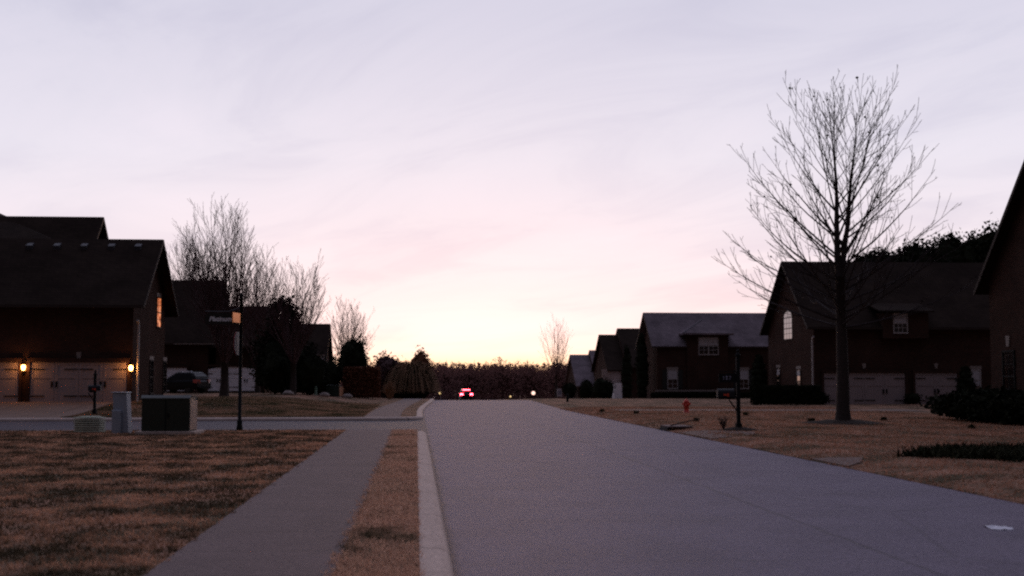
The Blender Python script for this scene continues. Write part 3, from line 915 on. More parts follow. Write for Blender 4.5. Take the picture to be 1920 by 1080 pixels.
def bare_tree(label, base, H, spread, zc, seed, style, tr, nprim, group='bare winter trees', mat=None, rmin=.007, dens=(2.6, 3.2), leaf=0, trunk_h=None, flare=1.7):
    rg = random.Random(seed)
    root = thing('bare_tree', label, 'tree', base, group=group)
    b = Vector(base); tw = MB(); tk = MB()
    P = dict(seg=.42, wob=.03, trop=[.45, .40, .3, .2], rmin=rmin, dens=dens, t0=[.25, .12, .1], ang=[(18, 40), (22, 48), (25, 55)], ratio=[.42, .42, .4], leaf=leaf)
    if style == 'ovate':
        P['ratio'] = [.33, .40, .4]
        fork = zc + 1.9
        pts = [b + Vector((0, 0, -.15)), b + Vector((0, 0, .12)), b + Vector((.0, 0, .5)), b + Vector((.02, 0, 1.4)), b + Vector((.0, 0, zc)), b + Vector((-.02, 0, fork))]
        tk.tube(pts, [tr * flare, tr * 1.35, tr * 1.12, tr, tr * .86, tr * .78], 10)
        leads = []
        for (dx, dy, hh, rr_) in ((-.12, .1, H, .62), (.32, -.1, H * .985, .56)):
            lp = []; n = 9
            for i in range(n + 1):
                t = i / n; z = fork + (hh - fork) * t
                lp.append(b + Vector((dx * min(1, t * 3) + .10 * math.sin(t * 5 + dx * 9) + dx * .9 * t, dy * t, z)))
            rd = [max(.012, tr * rr_ * (1 - t / n) ** 1.05) for t in range(n + 1)]
            lp[0] = b + Vector((dx * .25, 0, fork - .35))
            tw.tube(lp, rd, 7, False); leads.append((lp, rd))
        for i in range(nprim):
            fz = (i + rg.uniform(-.3, .3)) / nprim; fz = min(1, max(0, fz)) ** 1.15
            z = zc + (H * .95 - zc) * fz
            lp, rd = leads[i % 2]
            if z < fork: q = b + Vector((0, 0, z)); r = tr * .55
            else:
                t = (z - fork) / (lp[-1].z - fork) * (len(lp) - 1) if lp[-1].z - b.z > 0 else 0
                t = (z + b.z - lp[0].z) / (lp[-1].z - lp[0].z) * (len(lp) - 1)
                k = min(len(lp) - 2, max(0, int(t))); q = lp[k].lerp(lp[k + 1], min(1, max(0, t - k))); r = rd[k]
            az = i * 2.39996 + rg.uniform(-.4, .4)
            inc = R(82 - 50 * fz ** .55 + rg.uniform(-5, 5))
            d = Vector((math.sin(inc) * math.cos(az), math.sin(inc) * math.sin(az), math.cos(inc)))
            L = min(spread * (1.0 - .40 * fz) * rg.uniform(.84, 1.08), (H * 1.06 - z) / (.62 + .22 * fz) * rg.uniform(.88, 1))
            grow(tw, rg, q, d, L, min(.05, r * .45) * (1 - .45 * fz), 0, P)
    else:                                       # vase: several stems from a short trunk
        pts = [b + Vector((0, 0, -.15)), b + Vector((0, 0, .15)), b + Vector((.03, 0, zc * .5)), b + Vector((0, 0, zc))]
        tk.tube(pts, [tr * 1.5, tr * 1.2, tr, tr * .95], 8)
        P['trop'] = [.55, .5, .4, .3]; P['t0'] = [.18, .12, .1]; P['ang'] = [(18, 44), (18, 46), (20, 45)]; P['ratio'] = [.50, .44, .4]
        for i in range(nprim):
            az = i * 2.39996 + rg.uniform(-.5, .5)
            u = (i + .5) / nprim
            inc = math.atan2(spread * 1.25 * u ** .75, H - zc) * 1.15 + R(rg.uniform(-3, 3))
            d = Vector((math.sin(inc) * math.cos(az), math.sin(inc) * math.sin(az), math.cos(inc)))
            L = (H - zc) * (1 - .34 * u * u) * rg.uniform(.86, .98)
            grow(tw, rg, b + Vector((0, 0, zc * rg.uniform(.72, 1.0))), d, L, tr * rg.uniform(.22, .40), 0, P)
    tk.build('trunk', M['bark'], root, True)
    tw.build('crown', mat or M['twig'], root)
    return root


def gz_at(px, py, Y):
    p = at(px, py, Y); return (p.x, Y, lawn(p.x, Y))


B = at(1581, 795, 46.2)
big = bare_tree('tall bare tree with a wide crown and flared trunk in the right lawn', (B.x, 46.2, 0), 11.7, 5.7, 3.5, 29, 'ovate', .225, 82, dens=(2.1, 2.4), leaf=.05, rmin=.0078)
mm = MB(); rg = random.Random(3)
ring = [(B.x + 1.55 * math.cos(a) * (1 + .12 * math.sin(3 * a)), 46.2 + 1.35 * math.sin(a)) for a in [2 * math.pi * i / 20 for i in range(20)]]
nb = len(mm.v)
for k, (s, z) in enumerate(((1, 0), (.75, .05), (.35, .12))):
    for (x, y) in ring: mm.v.append((B.x + (x - B.x) * s, 46.2 + (y - 46.2) * s, z + rg.uniform(0, .02)))
for k in range(2):
    for i in range(20): mm.f.append((k * 20 + i, k * 20 + (i + 1) % 20, (k + 1) * 20 + (i + 1) % 20, (k + 1) * 20 + i))
mm.f.append(tuple(40 + i for i in range(20)))
mm.build('mulch_ring', M['mulch'], big)

bare_tree('tall upright bare tree in front of the white garage doors', gz_at(420, 745, 86), 12.6, 4.6, 2.2, 21, 'vase', .27, 17, mat=M['twigred'], dens=(2.0, 2.3), rmin=.010)
bare_tree('bare tree with a grey trunk in front of the dark evergreens on the left', gz_at(549, 742, 96), 10.3, 4.2, 2.4, 22, 'vase', .22, 16, mat=M['twigred'], dens=(2.0, 2.3), rmin=.010)
bare_tree('small bare treetop showing over the roof next to the left house', gz_at(352, 740, 138), 17.6, 4.6, 6., 23, 'vase', .25, 16, mat=M['twigred'], dens=(1.6, 2.0), rmin=.012)
bare_tree('low bare tree left of the sunset glow above the round bushes', gz_at(655, 745, 140), 10.6, 3.7, 2.0, 24, 'vase', .2, 16, mat=M['twigred'], dens=(1.7, 2.0), rmin=.011)
bare_tree('slender bare tree right of the sunset standing above the woods', gz_at(1043, 745, 205), 13.6, 4.2, 4.0, 25, 'vase', .20, 12, mat=M['twigred'], dens=(1.1, 1.2), rmin=.009)
bare_tree('thin bare tree between the tall upright one and the evergreen', gz_at(482, 745, 108), 12.0, 4.2, 2.0, 26, 'vase', .2, 14, mat=M['twigred'], dens=(1.5, 1.9), rmin=.011)


def leaf_cloud(mb, c, rad, n, size, rg, clumps=22, zmin=None, flat=.8):
    c = Vector(c); cl = []
    for i in range(clumps):
        while True:
            q = Vector((rg.uniform(-1, 1), rg.uniform(-1, 1), rg.uniform(-1, 1)))
            if .25 < q.length < 1: break
        q *= (.72 + .2 * rg.random()) / max(.55, q.length) if rg.random() < .75 else .6
        cl.append(q)
    for i in range(n):
        q = rg.choice(cl) + Vector((rg.gauss(0, .17), rg.gauss(0, .17), rg.gauss(0, .17)))
        p = c + Vector((q.x * rad[0], q.y * rad[1], q.z * rad[2]))
        if zmin is not None and p.z < zmin: p.z = zmin + rg.random() * .3 * rad[2]
        a = Vector((rg.gauss(0, 1), rg.gauss(0, 1), rg.gauss(0, flat))).normalized(); b = perp(a, rg)
        s = size * rg.uniform(.6, 1.4); k = len(mb.v)
        for e in (a * s, b * s * .55, -a * s, -b * s * .55): w_ = p + e; mb.v.append((w_.x, w_.y, w_.z))
        mb.f.append((k, k + 1, k + 2, k + 3))


def core(mb, c, rad, rg, k=.7):
    n = len(mb.v); sd, st = 12, 7
    for j in range(st + 1):
        t = math.pi * j / st
        for i in range(sd):
            a = 2 * math.pi * i / sd; s = k * (1 + .15 * rg.uniform(-1, 1))
            mb.v.append((c[0] + rad[0] * s * math.sin(t) * math.cos(a), c[1] + rad[1] * s * math.sin(t) * math.sin(a), c[2] + rad[2] * s * math.cos(t)))
    for j in range(st):
        for i in range(sd): mb.f.append((n + j * sd + i, n + j * sd + (i + 1) % sd, n + (j + 1) * sd + (i + 1) % sd, n + (j + 1) * sd + i))


def shrub(name, label, cat, px0, px1, pyt, Y, mat, seed, n=2600, size=.09, group=None, zb=None, depth=None, clumps=44, coreK=.84, stem=True, shape='ball', gap=0, xr=None):
    """leafy plant that spans the given places of the photograph at distance Y"""
    rg = random.Random(seed); a, b = at(px0, 700, Y), at(px1, 700, Y); top = at(.5 * (px0 + px1), pyt, Y).z
    if xr: a, b = Vector((xr[0], Y, 0)), Vector((xr[1], Y, 0))
    x = .5 * (a.x + b.x); rx = .5 * (b.x - a.x); ry_ = depth or rx
    z0 = lawn(x, Y) if zb is None else zb
    root = thing(name, label, cat, (x, Y, lawn(x, Y)), group=group)
    f_ = MB(); h = top - z0; cz = z0 + h * .5
    if shape == 'ball':
        if coreK: core(f_, (x, Y, cz), (rx, ry_, h * .5), rg, coreK)
        leaf_cloud(f_, (x, Y, cz), (rx, ry_, h * .5), n, size, rg, clumps, lawn(x, Y) + .05)
    elif shape == 'cone':
        m = 7
        for i in range(m):
            t = i / (m - 1); rr_ = (1 - .86 * t) * (1 if t > .08 else .8); zc_ = z0 + h * (.09 + .84 * t)
            if coreK: core(f_, (x, Y, zc_), (rx * rr_, ry_ * rr_, h * .12), rg, coreK)
            leaf_cloud(f_, (x, Y, zc_), (rx * rr_, ry_ * rr_, h * .13), int(n / m * (1.4 - .9 * t)), size, rg, clumps)
    elif shape == 'column':
        m = 7
        for i in range(m):
            t = i / (m - 1); rr_ = math.sin(math.pi * (.2 + .72 * t)) ** .6; zc_ = z0 + h * (.1 + .82 * t)
            core(f_, (x, Y, zc_), (rx * rr_, ry_ * rr_, h * .13), rg, .85)
            leaf_cloud(f_, (x, Y, zc_), (rx * rr_, ry_ * rr_, h * .12), n // m, size, rg, clumps)
    elif shape == 'box':
        q = MB().box(x - rx * .93, x + rx * .93, Y - ry_ * .9, Y + ry_ * .9, z0 + .05, z0 + h * .93); f_.v += q.v; f_.f += q.f
        for i in range(n):
            u, v, t = rg.uniform(-1, 1), rg.uniform(-1, 1), rg.random()
            k = rg.random()
            if k < .4: v = -1
            elif k < .75: t = 1
            else: u = rg.choice((-1, 1))
            p = Vector((x + rx * u * rg.uniform(.94, 1.03), Y + ry_ * v * rg.uniform(.92, 1.03), z0 + h * t * rg.uniform(.93, 1.02) + .02))
            e1 = Vector((rg.gauss(0, 1), rg.gauss(0, 1), rg.gauss(0, 1))).normalized(); e2 = perp(e1, rg); s = size * rg.uniform(.6, 1.3); kk = len(f_.v)
            for e in (e1 * s, e2 * s * .6, -e1 * s, -e2 * s * .6): w_ = p + e; f_.v.append((w_.x, w_.y, w_.z))
            f_.f.append((kk, kk + 1, kk + 2, kk + 3))
    f_.build('foliage', mat, root)
    if stem:
        MB().tube([(x, Y, lawn(x, Y) - .1), (x + .02, Y, z0 + h * .35), (x, Y + .02, z0 + h * .7)], [.09, .07, .03], 6).build('trunk', M['bark'], root, True)
    return root


# left side
ev = shrub('evergreen_tree', 'broadleaf evergreen with sky showing through its uneven top left of the sunset', 'tree', 500, 560, 558, 101, M['leafdark'], 31, 2600, .16, coreK=0, clumps=26, zb=4.2)
lc = MB(); rg = random.Random(310); pe_ = at(532, 700, 101); core(lc, (pe_.x, 101, 2.9), (2.2, 2, 2.6), rg, .8); leaf_cloud(lc, (pe_.x, 101, 2.9), (2.5, 2.2, 2.8), 5000, .14, rg, 40, .6)
lc.build('lower_foliage', M['leafdark'], ev)
for (a, b, t, Y, s, lb) in ((486, 545, 655, 97, 32, 'dark rounded evergreen bush beside the white garage door'), (548, 618, 660, 99, 33, 'dark evergreen bush behind the grey trunked bare tree'),
                            (600, 640, 672, 104, 34, 'dark evergreen bush behind the small green utility box')):
    shrub('evergreen_bush', lb, 'bush', a, b, t, Y, M['leafdark'], s, 2600, .11, group='evergreen bushes on the left')
shrub('hedge', 'russet clipped hedge right of the small green utility box', 'hedge', 646, 712, 690, 104, M['leafred'], 35, 5200, .09, shape='box', stem=False, depth=1.2)
shrub('round_tree', 'dense round dark tree against the glow above the russet hedge', 'tree', 628, 696, 632, 132, M['leafdark'], 36, 5000, .16)
shrub('round_tree', 'dark shaggy tree between the round tree and the arching straw shrub', 'tree', 690, 760, 664, 142, M['twigred'], 37, 4200, .16)
shrub('round_tree', 'small tree with orange rimmed crown left of the woods', 'tree', 765, 808, 655, 152, M['leafred'], 38, 3000, .14)
# arching straw coloured shrub
root = thing('arching_shrub', 'big drooping straw coloured shrub beside the far sidewalk', 'shrub', gz_at(770, 745, 128))
st_ = MB(); rg = random.Random(40); bx, by, bz = gz_at(772, 745, 128)
for i in range(800):
    az = rg.uniform(0, 6.283); rr_ = rg.uniform(1.2, 3.1); hh = rg.uniform(2.8, 4.5) * (1 - .05 * rr_)
    pts = []
    for k in range(6):
        t = k / 5
        pts.append((bx + math.cos(az) * rr_ * t ** .8 + rg.uniform(-.05, .05), by + math.sin(az) * rr_ * t ** .8, bz + hh * math.sin(math.pi * min(1, .12 + t * .82)) ** .8 * (1 - .12 * t)))
    st_.tube(pts, [.016, .016, .014, .012, .010, .008], 3, False)
st_.build('stems', M['straw'], root)
core_ = MB(); core(core_, (bx, by, bz + 1.6), (2.5, 2.2, 2.2), rg, .84); leaf_cloud(core_, (bx, by, bz + 1.7), (2.5, 2.2, 2.3), 2600, .12, rg, 50, bz + .1); core_.build('inner_stems', M['leafdark'], root)
# clump of dry ornamental grass
root = thing('ornamental_grass', 'pale pointed clump of dry ornamental grass by the far sidewalk', 'grass clump', gz_at(731, 744, 106))
st_ = MB(); bx, by, bz = gz_at(731, 744, 106)
for i in range(420):
    az = rg.uniform(0, 6.283); rr_ = rg.uniform(.05, .62); hh = rg.uniform(.7, 1.75) * (1 - .6 * rr_)
    st_.tube([(bx + .15 * math.cos(az), by + .15 * math.sin(az), bz), (bx + rr_ * .6 * math.cos(az), by + rr_ * .6 * math.sin(az), bz + hh * .75), (bx + rr_ * math.cos(az), by + rr_ * math.sin(az), bz + hh)], [.014, .012, .006], 3, False)
st_.build('stems', M['straw'], root)
# right side
for (a, b, t, Y, s, lb) in ((1086, 1113, 711, 143, 41, 'smaller of two clipped round boxwoods beside the white side wall'), (1108, 1151, 708, 141, 42, 'larger of two clipped round boxwoods beside the white side wall')):
    shrub('boxwood', lb, 'bush', a, b, t, Y, M['leafdark'], s, 3000, .08, group='clipped boxwoods on the right', coreK=.9, stem=False, zb=-.9)
shrub('narrow_evergreen', 'narrow columnar evergreen left of the grey roofed house', 'tree', 1164, 1187, 652, 134, M['leafdark'], 43, 2600, .09, shape='column', group='columnar evergreens')
shrub('narrow_evergreen', 'taller columnar evergreen at the corner of the grey roofed house', 'tree', 1190, 1218, 628, 119, M['leafdark'], 44, 2800, .09, shape='column', group='columnar evergreens')
shrub('narrow_evergreen', 'dark upright evergreen between the mailbox post and the arched window house', 'tree', 1406, 1440, 668, 92, M['leafdark'], 45, 2800, .08, shape='column', group='columnar evergreens')
shrub('hedge', 'low dark hedge under the windows of the grey roofed house', 'hedge', 1224, 1408, 737, 115.6, M['leafdark'], 46, 5000, .08, shape='box', stem=False, depth=.6)
shrub('hedge', 'low dark hedge along the gable end below the arched window', 'hedge', 1412, 1532, 724, 80.5, M['leafdark'], 47, 5000, .07, shape='box', stem=False, depth=.7)
shrub('evergreen_bush', 'small round bush at the left corner of the pale double garage door', 'bush', 1528, 1553, 737, 80.9, M['leafdark'], 48, 1200, .06, group='bushes at the right house', coreK=.85, stem=False)
shrub('evergreen_bush', 'small bush between the two pale garage doors', 'bush', 1695, 1728, 737, 81.0, M['leafdark'], 49, 1300, .06, group='bushes at the right house', coreK=.85, stem=False)
shrub('evergreen_bush', 'tall dark bush right of the pale single garage door', 'bush', 1793, 1828, 688, 79.5, M['leafdark'], 50, 2200, .08, group='bushes at the right house', coreK=.85, shape='column')
shrub('evergreen_bush', 'broad dark bush at the foot of the nearest right house', 'bush', 1850, 1900, 734, 46, M['leafdark'], 51, 16000, .12, group='bushes at the right house', clumps=160, coreK=.8, stem=False, depth=5.5, xr=(at(1768, 760, 49).x, X0 + .3))
for (a, b, t, Y, s, lb) in ((1590, 1712, 476, 118, 52, 'low dark evergreen crown behind the roof right of the bare tree'), (1680, 1766, 458, 122, 53, 'middle dark evergreen crown behind the roof right of the bare tree'),
                            (1742, 1842, 440, 126, 54, 'dark evergreen crown with uneven top beside the nearest gable'), (1812, 1920, 428, 130, 55, 'tallest dark evergreen crown touching the nearest gable')):
    shrub('evergreen_tree', lb, 'tree', a, b, t, Y, M['leafdark'], s, 7000, .2, group='evergreens behind the right house', clumps=60, zb=at(1700, 560, Y).z)

# woods closing the street: bare trees beyond counting
wd = MB(); rg = random.Random(60)


def wood_tree(x, y, z, H, sp_):
    wd.tube([(x, y, z - .3), (x + rg.uniform(-.3, .3), y, z + H * .6)], [.2, .07], 4, False)
    for i in range(26):
        az = rg.uniform(0, 6.283); rr_ = sp_ * math.sqrt(rg.random()); t0 = rg.uniform(.12, .6)
        tip = Vector((x + rr_ * math.cos(az), y + rr_ * math.sin(az), z + H * min(1, t0 + rg.uniform(.15, .45)) * (1 - .18 * (rr_ / sp_) ** 2)))
        a = Vector((x, y, z + H * t0)); m_ = a.lerp(tip, .55) + Vector((0, 0, -.2))
        wd.tube([a, m_, tip], [.07, .05, .015], 3, False)
        for k in range(9):
            q = a.lerp(tip, rg.uniform(.3, 1)); e = Vector((rg.gauss(0, .5), rg.gauss(0, .5), abs(rg.gauss(.3, .5)))) * 1.1
            b = len(wd.v); wv = perp(e.normalized(), rg) * rg.uniform(.05, .13)
            wd.v += [tuple(q - wv), tuple(q + wv), tuple(q + e)]; wd.f.append((b, b + 1, b + 2))


for i in range(330):
    y = rg.uniform(300, 400); px = rg.uniform(690, 1180) if i % 5 else rg.uniform(540, 1400)
    p = at(px, 712, y); tp = at(px, 674 + 4 * math.sin(px * .045) + 4 * math.sin(px * .13 + 1) + rg.uniform(-4, 8) - (6 if rg.random() < .06 else 0), y).z
    z = zprof(y); wood_tree(p.x, y, z, max(5, tp - z), rg.uniform(2.2, 3.6))
for i in range(16000):                           # undergrowth
    y = rg.uniform(292, 330); px = rg.uniform(640, 1250); p = at(px, 712, y); z = zprof(y) + rg.random() ** 1.3 * 8.5
    e = Vector((rg.gauss(0, 1), rg.gauss(0, 1), rg.gauss(0, 1))).normalized() * rg.uniform(.2, .45); g = perp(e.normalized(), rg) * e.length * .7; b = len(wd.v)
    q = Vector((p.x, y, z)); wd.v += [tuple(q - e), tuple(q + g), tuple(q + e), tuple(q - g)]; wd.f.append((b, b + 1, b + 2, b + 3))
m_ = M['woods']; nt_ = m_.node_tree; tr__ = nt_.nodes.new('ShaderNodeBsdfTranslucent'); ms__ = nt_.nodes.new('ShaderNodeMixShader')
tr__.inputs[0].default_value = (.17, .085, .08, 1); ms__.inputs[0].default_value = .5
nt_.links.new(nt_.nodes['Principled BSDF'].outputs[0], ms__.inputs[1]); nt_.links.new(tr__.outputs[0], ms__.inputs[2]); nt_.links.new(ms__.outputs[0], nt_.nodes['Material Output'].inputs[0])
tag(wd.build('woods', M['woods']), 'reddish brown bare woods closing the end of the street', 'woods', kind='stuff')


# ------------------------------------------------------------------ street furniture
# street name sign
P0 = at(449, 805, 41.0); sx, sy = P0.x, 41.0
sg = thing('street_sign', 'black street sign post with a dark name blade and one tinted sunset orange', 'sign', (sx, sy, 0))
top = at(453, 556, sy).z
po = MB().tube([(sx, sy, -.1), (sx, sy, top - .1)], [.06, .05], 10)
po.lathe([(.10, -.02), (.10, .12), (.085, .16), (.085, .3), (.062, .36)], (sx, sy, 0), 12); po.lathe([(.055, -.1), (.07, -.08), (.045, -.02), (.06, .03), (.045, .09), (.01, .13)], (sx, sy, top), 10)
po.build('pole', M['iron'], sg, True)
a0, a1 = at(384, 590, sy), at(448, 590, sy); zt, zb_ = at(415, 587, sy).z, at(415, 608, sy).z
ang = R(-3)
bl = MB(); bl.prism([(sx - 1.12, zb_), (sx - .06, zb_), (sx - .06, zt), (sx - 1.0, zt), (sx - 1.12, zt - .08)], sy - .012, sy + .012, 'Y')
bl.tube([(sx - 1.12, sy, zt + .05), (sx - .4, sy, zt + .05), (sx - .05, sy, zt + .16)], .014, 5)
blade = bl.build('name_blade', plain('black sign face', (.010, .010, .012), .35, .1), sg)
cu = bpy.data.curves.new('lettering', 'FONT'); cu.body = 'Platinum C'; cu.size = .205; cu.shear = .28; cu.align_x = 'LEFT'; cu.extrude = .002; cu.offset = .006; cu.space_character = .98
to = bpy.data.objects.new('lettering', cu); C.objects.link(to)
bpy.context.view_layer.update()
me = bpy.data.meshes.new_from_object(to.evaluated_get(bpy.context.evaluated_depsgraph_get()))
bpy.data.objects.remove(to); me.materials.clear(); me.materials.append(M['signtext'])
lt = bpy.data.objects.new('lettering', me); C.objects.link(lt); lt.parent = blade
lt.rotation_euler = (R(90), R(-0.0), 0)
lt.location = (-1.0, -.0165, zb_ + .10)
# second blade comes towards the viewer and has the sunset's orange put into its metal colour
mb = MB(); az = R(11); dx, dy = -math.sin(az), -math.cos(az); L_ = .82; nx_, ny_ = dy * -.012, dx * .012
zt2, zb2 = at(441, 588, sy).z, at(441, 606, sy).z
b0 = Vector((sx + dx * .05, sy + dy * .05, 0)); b1 = Vector((sx + dx * L_, sy + dy * L_, 0))
for q in (b0 - Vector((nx_, ny_, 0)), b1 - Vector((nx_, ny_, 0)), b1 + Vector((nx_, ny_, 0)), b0 + Vector((nx_, ny_, 0))):
    pass
quad = [(b0.x - nx_, b0.y - ny_), (b1.x - nx_, b1.y - ny_), (b1.x + nx_, b1.y + ny_), (b0.x + nx_, b0.y + ny_)]
mb.prism(quad, zb2, zt2, 'Z'); mb.build('name_blade', M['sunsetsign'], sg)
# octagonal plate seen nearly edge on
oc = MB(); zc_ = at(449, 644, sy).z; r_ = .40; n = 8; az = R(8); ux, uy = math.sin(az), math.cos(az)
for d in (-.006, .006):
    for i in range(n):
        a = math.pi / 8 + i * math.pi / 4
        oc.v.append((sx - .10 + ux * r_ * math.cos(a) + d * uy, sy + uy * r_ * math.cos(a) - d * ux, zc_ + r_ * math.sin(a)))
oc.f = [tuple(range(8)), tuple(range(15, 7, -1))] + [(i, (i + 1) % 8, 8 + (i + 1) % 8, 8 + i) for i in range(8)]
oc.build('octagon_plate', M['alu'], sg)
oc.v = [(x - .009, y, z) for (x, y, z) in oc.v]
oc.build('plate_face', M['signred'], sg)

# pad transformer in front
TY = 38.2
c = at(318, 780, TY + .5)
tr_ = thing('transformer_box', 'large dark green utility box on a concrete pad in the near lawn', 'utility box', (c.x, TY + .5, 0), R(-3.5), group='green utility boxes', world=False)
hw = .70
t = MB(); t.prism([(-.48, .1), (.48, .1), (.48, 1.0), (.40, 1.07), (-.40, 1.12), (-.48, 1.04)], -hw, hw, 'X'); t.build('cabinet', M['boxgreen'], tr_, bevel=.015)
t = MB(); t.prism([(-.50, 1.045), (-.41, 1.126), (.42, 1.076), (.50, 1.0), (.50, 1.02), (.42, 1.10), (-.41, 1.15), (-.50, 1.07)], -hw - .02, hw + .02, 'X'); t.build('lid', plain('weathered green enamel', (.10, .11, .10), .35, .2), tr_)
t = MB(); t.box(-.85, .9, -.62, .62, -.15, .096); t.build('pad', M['kerb'], tr_, bevel=.01)
t = MB(); t.box(-.015, .015, -.497, -.482, .14, 1.0); t.box(.05, .11, -.52, -.482, .5, .62); t.build('door_seam', M['iron'], tr_)
t = MB(); t.prism([(-.44, .14), (.44, .14), (.44, .98), (-.44, 1.02)], hw + .001, hw + .012, 'X'); t.build('sunset_side', plain('rusty sunset tinted enamel', (.30, .2, .17), .45, .35, 3.), tr_)  # tan holds rust and the sunset light painted onto this side
# blue grey pedestal
c = at(231, 770, 39.3)
pe = thing('utility_pedestal', 'blue grey upright utility pedestal leaning beside the dark box', 'utility pedestal', (c.x, 39.3, 0), R(-9), world=False)
t = MB()
n0 = len(t.v)
for (z, x0, x1, y0, y1) in ((-.1, -.20, .24, -.17, .17), (1.2, -.27, .16, -.19, .16)):
    t.v += [(x0, y0, z), (x1, y0, z), (x1, y1, z), (x0, y1, z)]
t.f = [(3, 2, 1, 0), (4, 5, 6, 7), (0, 1, 5, 4), (1, 2, 6, 5), (2, 3, 7, 6), (3, 0, 4, 7)]
t.build('cabinet', M['bluegrey'], pe, bevel=.02)
t = MB(); t.box(-.235, .04, -.30, -.19, -.05, .70); t.build('meter_box', M['bluegrey'], pe, bevel=.02)
t = MB(); t.box(-.31, .18, -.215, .18, 1.203, 1.235); t.build('lid', M['bluegrey'], pe, bevel=.01)
# slatted low cover
c = at(168, 800, 39.6)
sl = thing('slatted_cover', 'low pale green slatted utility cover left of the pedestal', 'utility cover', (c.x, 39.6, 0), R(8), world=False)
t = MB()
hexp = lambda r: [(r * math.cos(math.pi / 3 * k + .2) * 1.0, r * math.sin(math.pi / 3 * k + .2) * .8) for k in range(6)]
for k in range(7): t.prism(hexp(.46 + (.012 if k % 2 else 0)), -.02 + k * .066, .018 + k * .066, 'Z')
t.build('slats', M['slatgreen'], sl)
t = MB(); t.prism(hexp(.42), -.1, .42, 'Z'); t.build('drum', M['boxgreen'], sl)
t = MB(); t.prism(hexp(.48), .442, .475, 'Z'); t.prism(hexp(.33), .475, .50, 'Z'); t.build('lid', M['slatgreen'], sl)


def mailbox(label, px, py, Y, side, arm, post_top, num=False):
    """post with an arm that carries a domed box; the parts are written round the foot of the post"""
    p = at(px, py, Y); g = lawn(p.x, Y)
    r = thing('mailbox', label, 'mailbox', (p.x, Y, g), group='mailboxes by the road', world=False)
    q = MB(); q.box(-.055, .055, -.055, .055, -.1, post_top); q.lathe([(.085, 0), (.085, .05), (.03, .12), (.06, .17), (.01, .24)], (0, 0, post_top), 8)
    q.box(-.09, .09, -.09, .09, -.1, .22); q.build('post', M['iron'], r)
    s = side; q = MB()
    q.box(*sorted((s * .055, s * (arm + .22))), -.035, .035, .98, 1.05)
    q.tube([(s * .055, 0, .62), (s * .3, 0, .97)], .025, 5); q.build('bracket', M['iron'], r)
    prof = [(-.11, 0), (.11, 0), (.11, .15)] + [(.11 * math.cos(math.pi * k / 8), .15 + .11 * math.sin(math.pi * k / 8)) for k in range(1, 8)] + [(-.11, .15)]
    q = MB(); q.prism([(u, 1.052 + v) for u, v in prof], *sorted((s * (arm - .28), s * (arm + .26))), 'X'); bx_ = q.build('box', plain('black mailbox', (.02, .02, .024), .5, .1, spec=.25), r)
    fx = s * (arm - .02)
    q = MB(); q.box(fx - .10, fx + .06, -.128, -.113, 1.10, 1.15); q.box(fx + .02, fx + .07, -.126, -.113, 1.06, 1.17); q.build('flag', M['flag'], r)
    return r, bx_


mr, _ = mailbox('black mailbox with a red flag on a tall dark post in the right lawn', 1385, 808, 40.2, -1, .42, 2.35)
q = MB(); q.box(-.62, -.05, -.02, .02, 1.52, 1.80); q.tube([(-.05, 0, 1.86), (-.6, 0, 1.86)], .016, 5); npl = q.build('number_plate', M['iron'], mr)
# three worn pale numerals on the plate
q = MB()
for (u, kind) in ((-.47, 0), (-.37, 1), (-.27, 2)):
    if kind == 0: q.box(u - .012, u + .012, -.026, -.0205, 1.60, 1.72)
    elif kind == 1:
        for z in (1.625, 1.695): q.lathe([(.034, -.006), (.034, .006)], (u, -.023, z), 8) if False else q.prism([(u + .034 * math.cos(a), z + .034 * math.sin(a)) for a in [math.pi / 4 * k for k in range(8)]], -.026, -.0205, 'Y')
    else: q.box(u - .04, u + .04, -.026, -.0205, 1.70, 1.72); q.prism([(u - .03, 1.60), (u - .005, 1.60), (u + .04, 1.698), (u + .015, 1.698)], -.026, -.0205, 'Y')
q.build('numerals', plain('worn numerals', (.24, .24, .31), .5), npl)
mo = MB(); mo.lathe([(.75, -.03), (.55, .04), (.2, .10), (.05, .11)], (0, 0, 0), 16); mo.build('mulch_mound', M['mulch'], mr)
ml, _ = mailbox('black mailbox with a red flag before the left garage doors', 177, 778, 58.5, -1, .02, 1.75)
B2 = at(1357, 800, 40.0)
tw_ = MB(); rg = random.Random(77); P = dict(seg=.1, wob=.1, trop=[.4, .2], rmin=.006, dens=(9,), t0=[.1], ang=[(20, 50)], ratio=[.5])
for i in range(16):
    az = rg.uniform(0, 6.28); inc = rg.uniform(.1, .6); grow(tw_, rg, Vector((B2.x, 40, .02)), Vector((math.sin(inc) * math.cos(az), math.sin(inc) * math.sin(az), math.cos(inc))), .42, .01, 0, P)
tag(tw_.build('dry_shrub', M['twig']), 'small dry twiggy shrub at the foot of the mailbox post on the right', 'shrub')

# hydrant
HX = at(1287, 775, 61.5)
hy = thing('fire_hydrant', 'red fire hydrant in the straw lawn on the right', 'hydrant', (HX.x, 61.5, lawn(HX.x, 61.5)), R(20), world=False)
MB().lathe([(.17, -.03), (.17, .03), (.12, .05), (.115, .32), (.15, .33), (.15, .37), (.12, .39), (.115, .50)], sides=14).build('barrel', M['red'], hy, True)
MB().lathe([(.14, .50), (.14, .53), (.12, .58), (.07, .635), (.03, .645), (.03, .69), (.01, .70)], sides=14).build('bonnet', M['red'], hy, True)
for (d, r_) in (((-1, 0), .06), ((1, 0), .06), ((0, -1), .08)):
    MB().tube([(d[0] * .1, d[1] * .1, .43), (d[0] * .17, d[1] * .17, .43), (d[0] * .175, d[1] * .175, .43), (d[0] * .22, d[1] * .22, .43)], [r_ * .8, r_ * .8, r_, r_], 8).build('outlet', M['red'], hy)

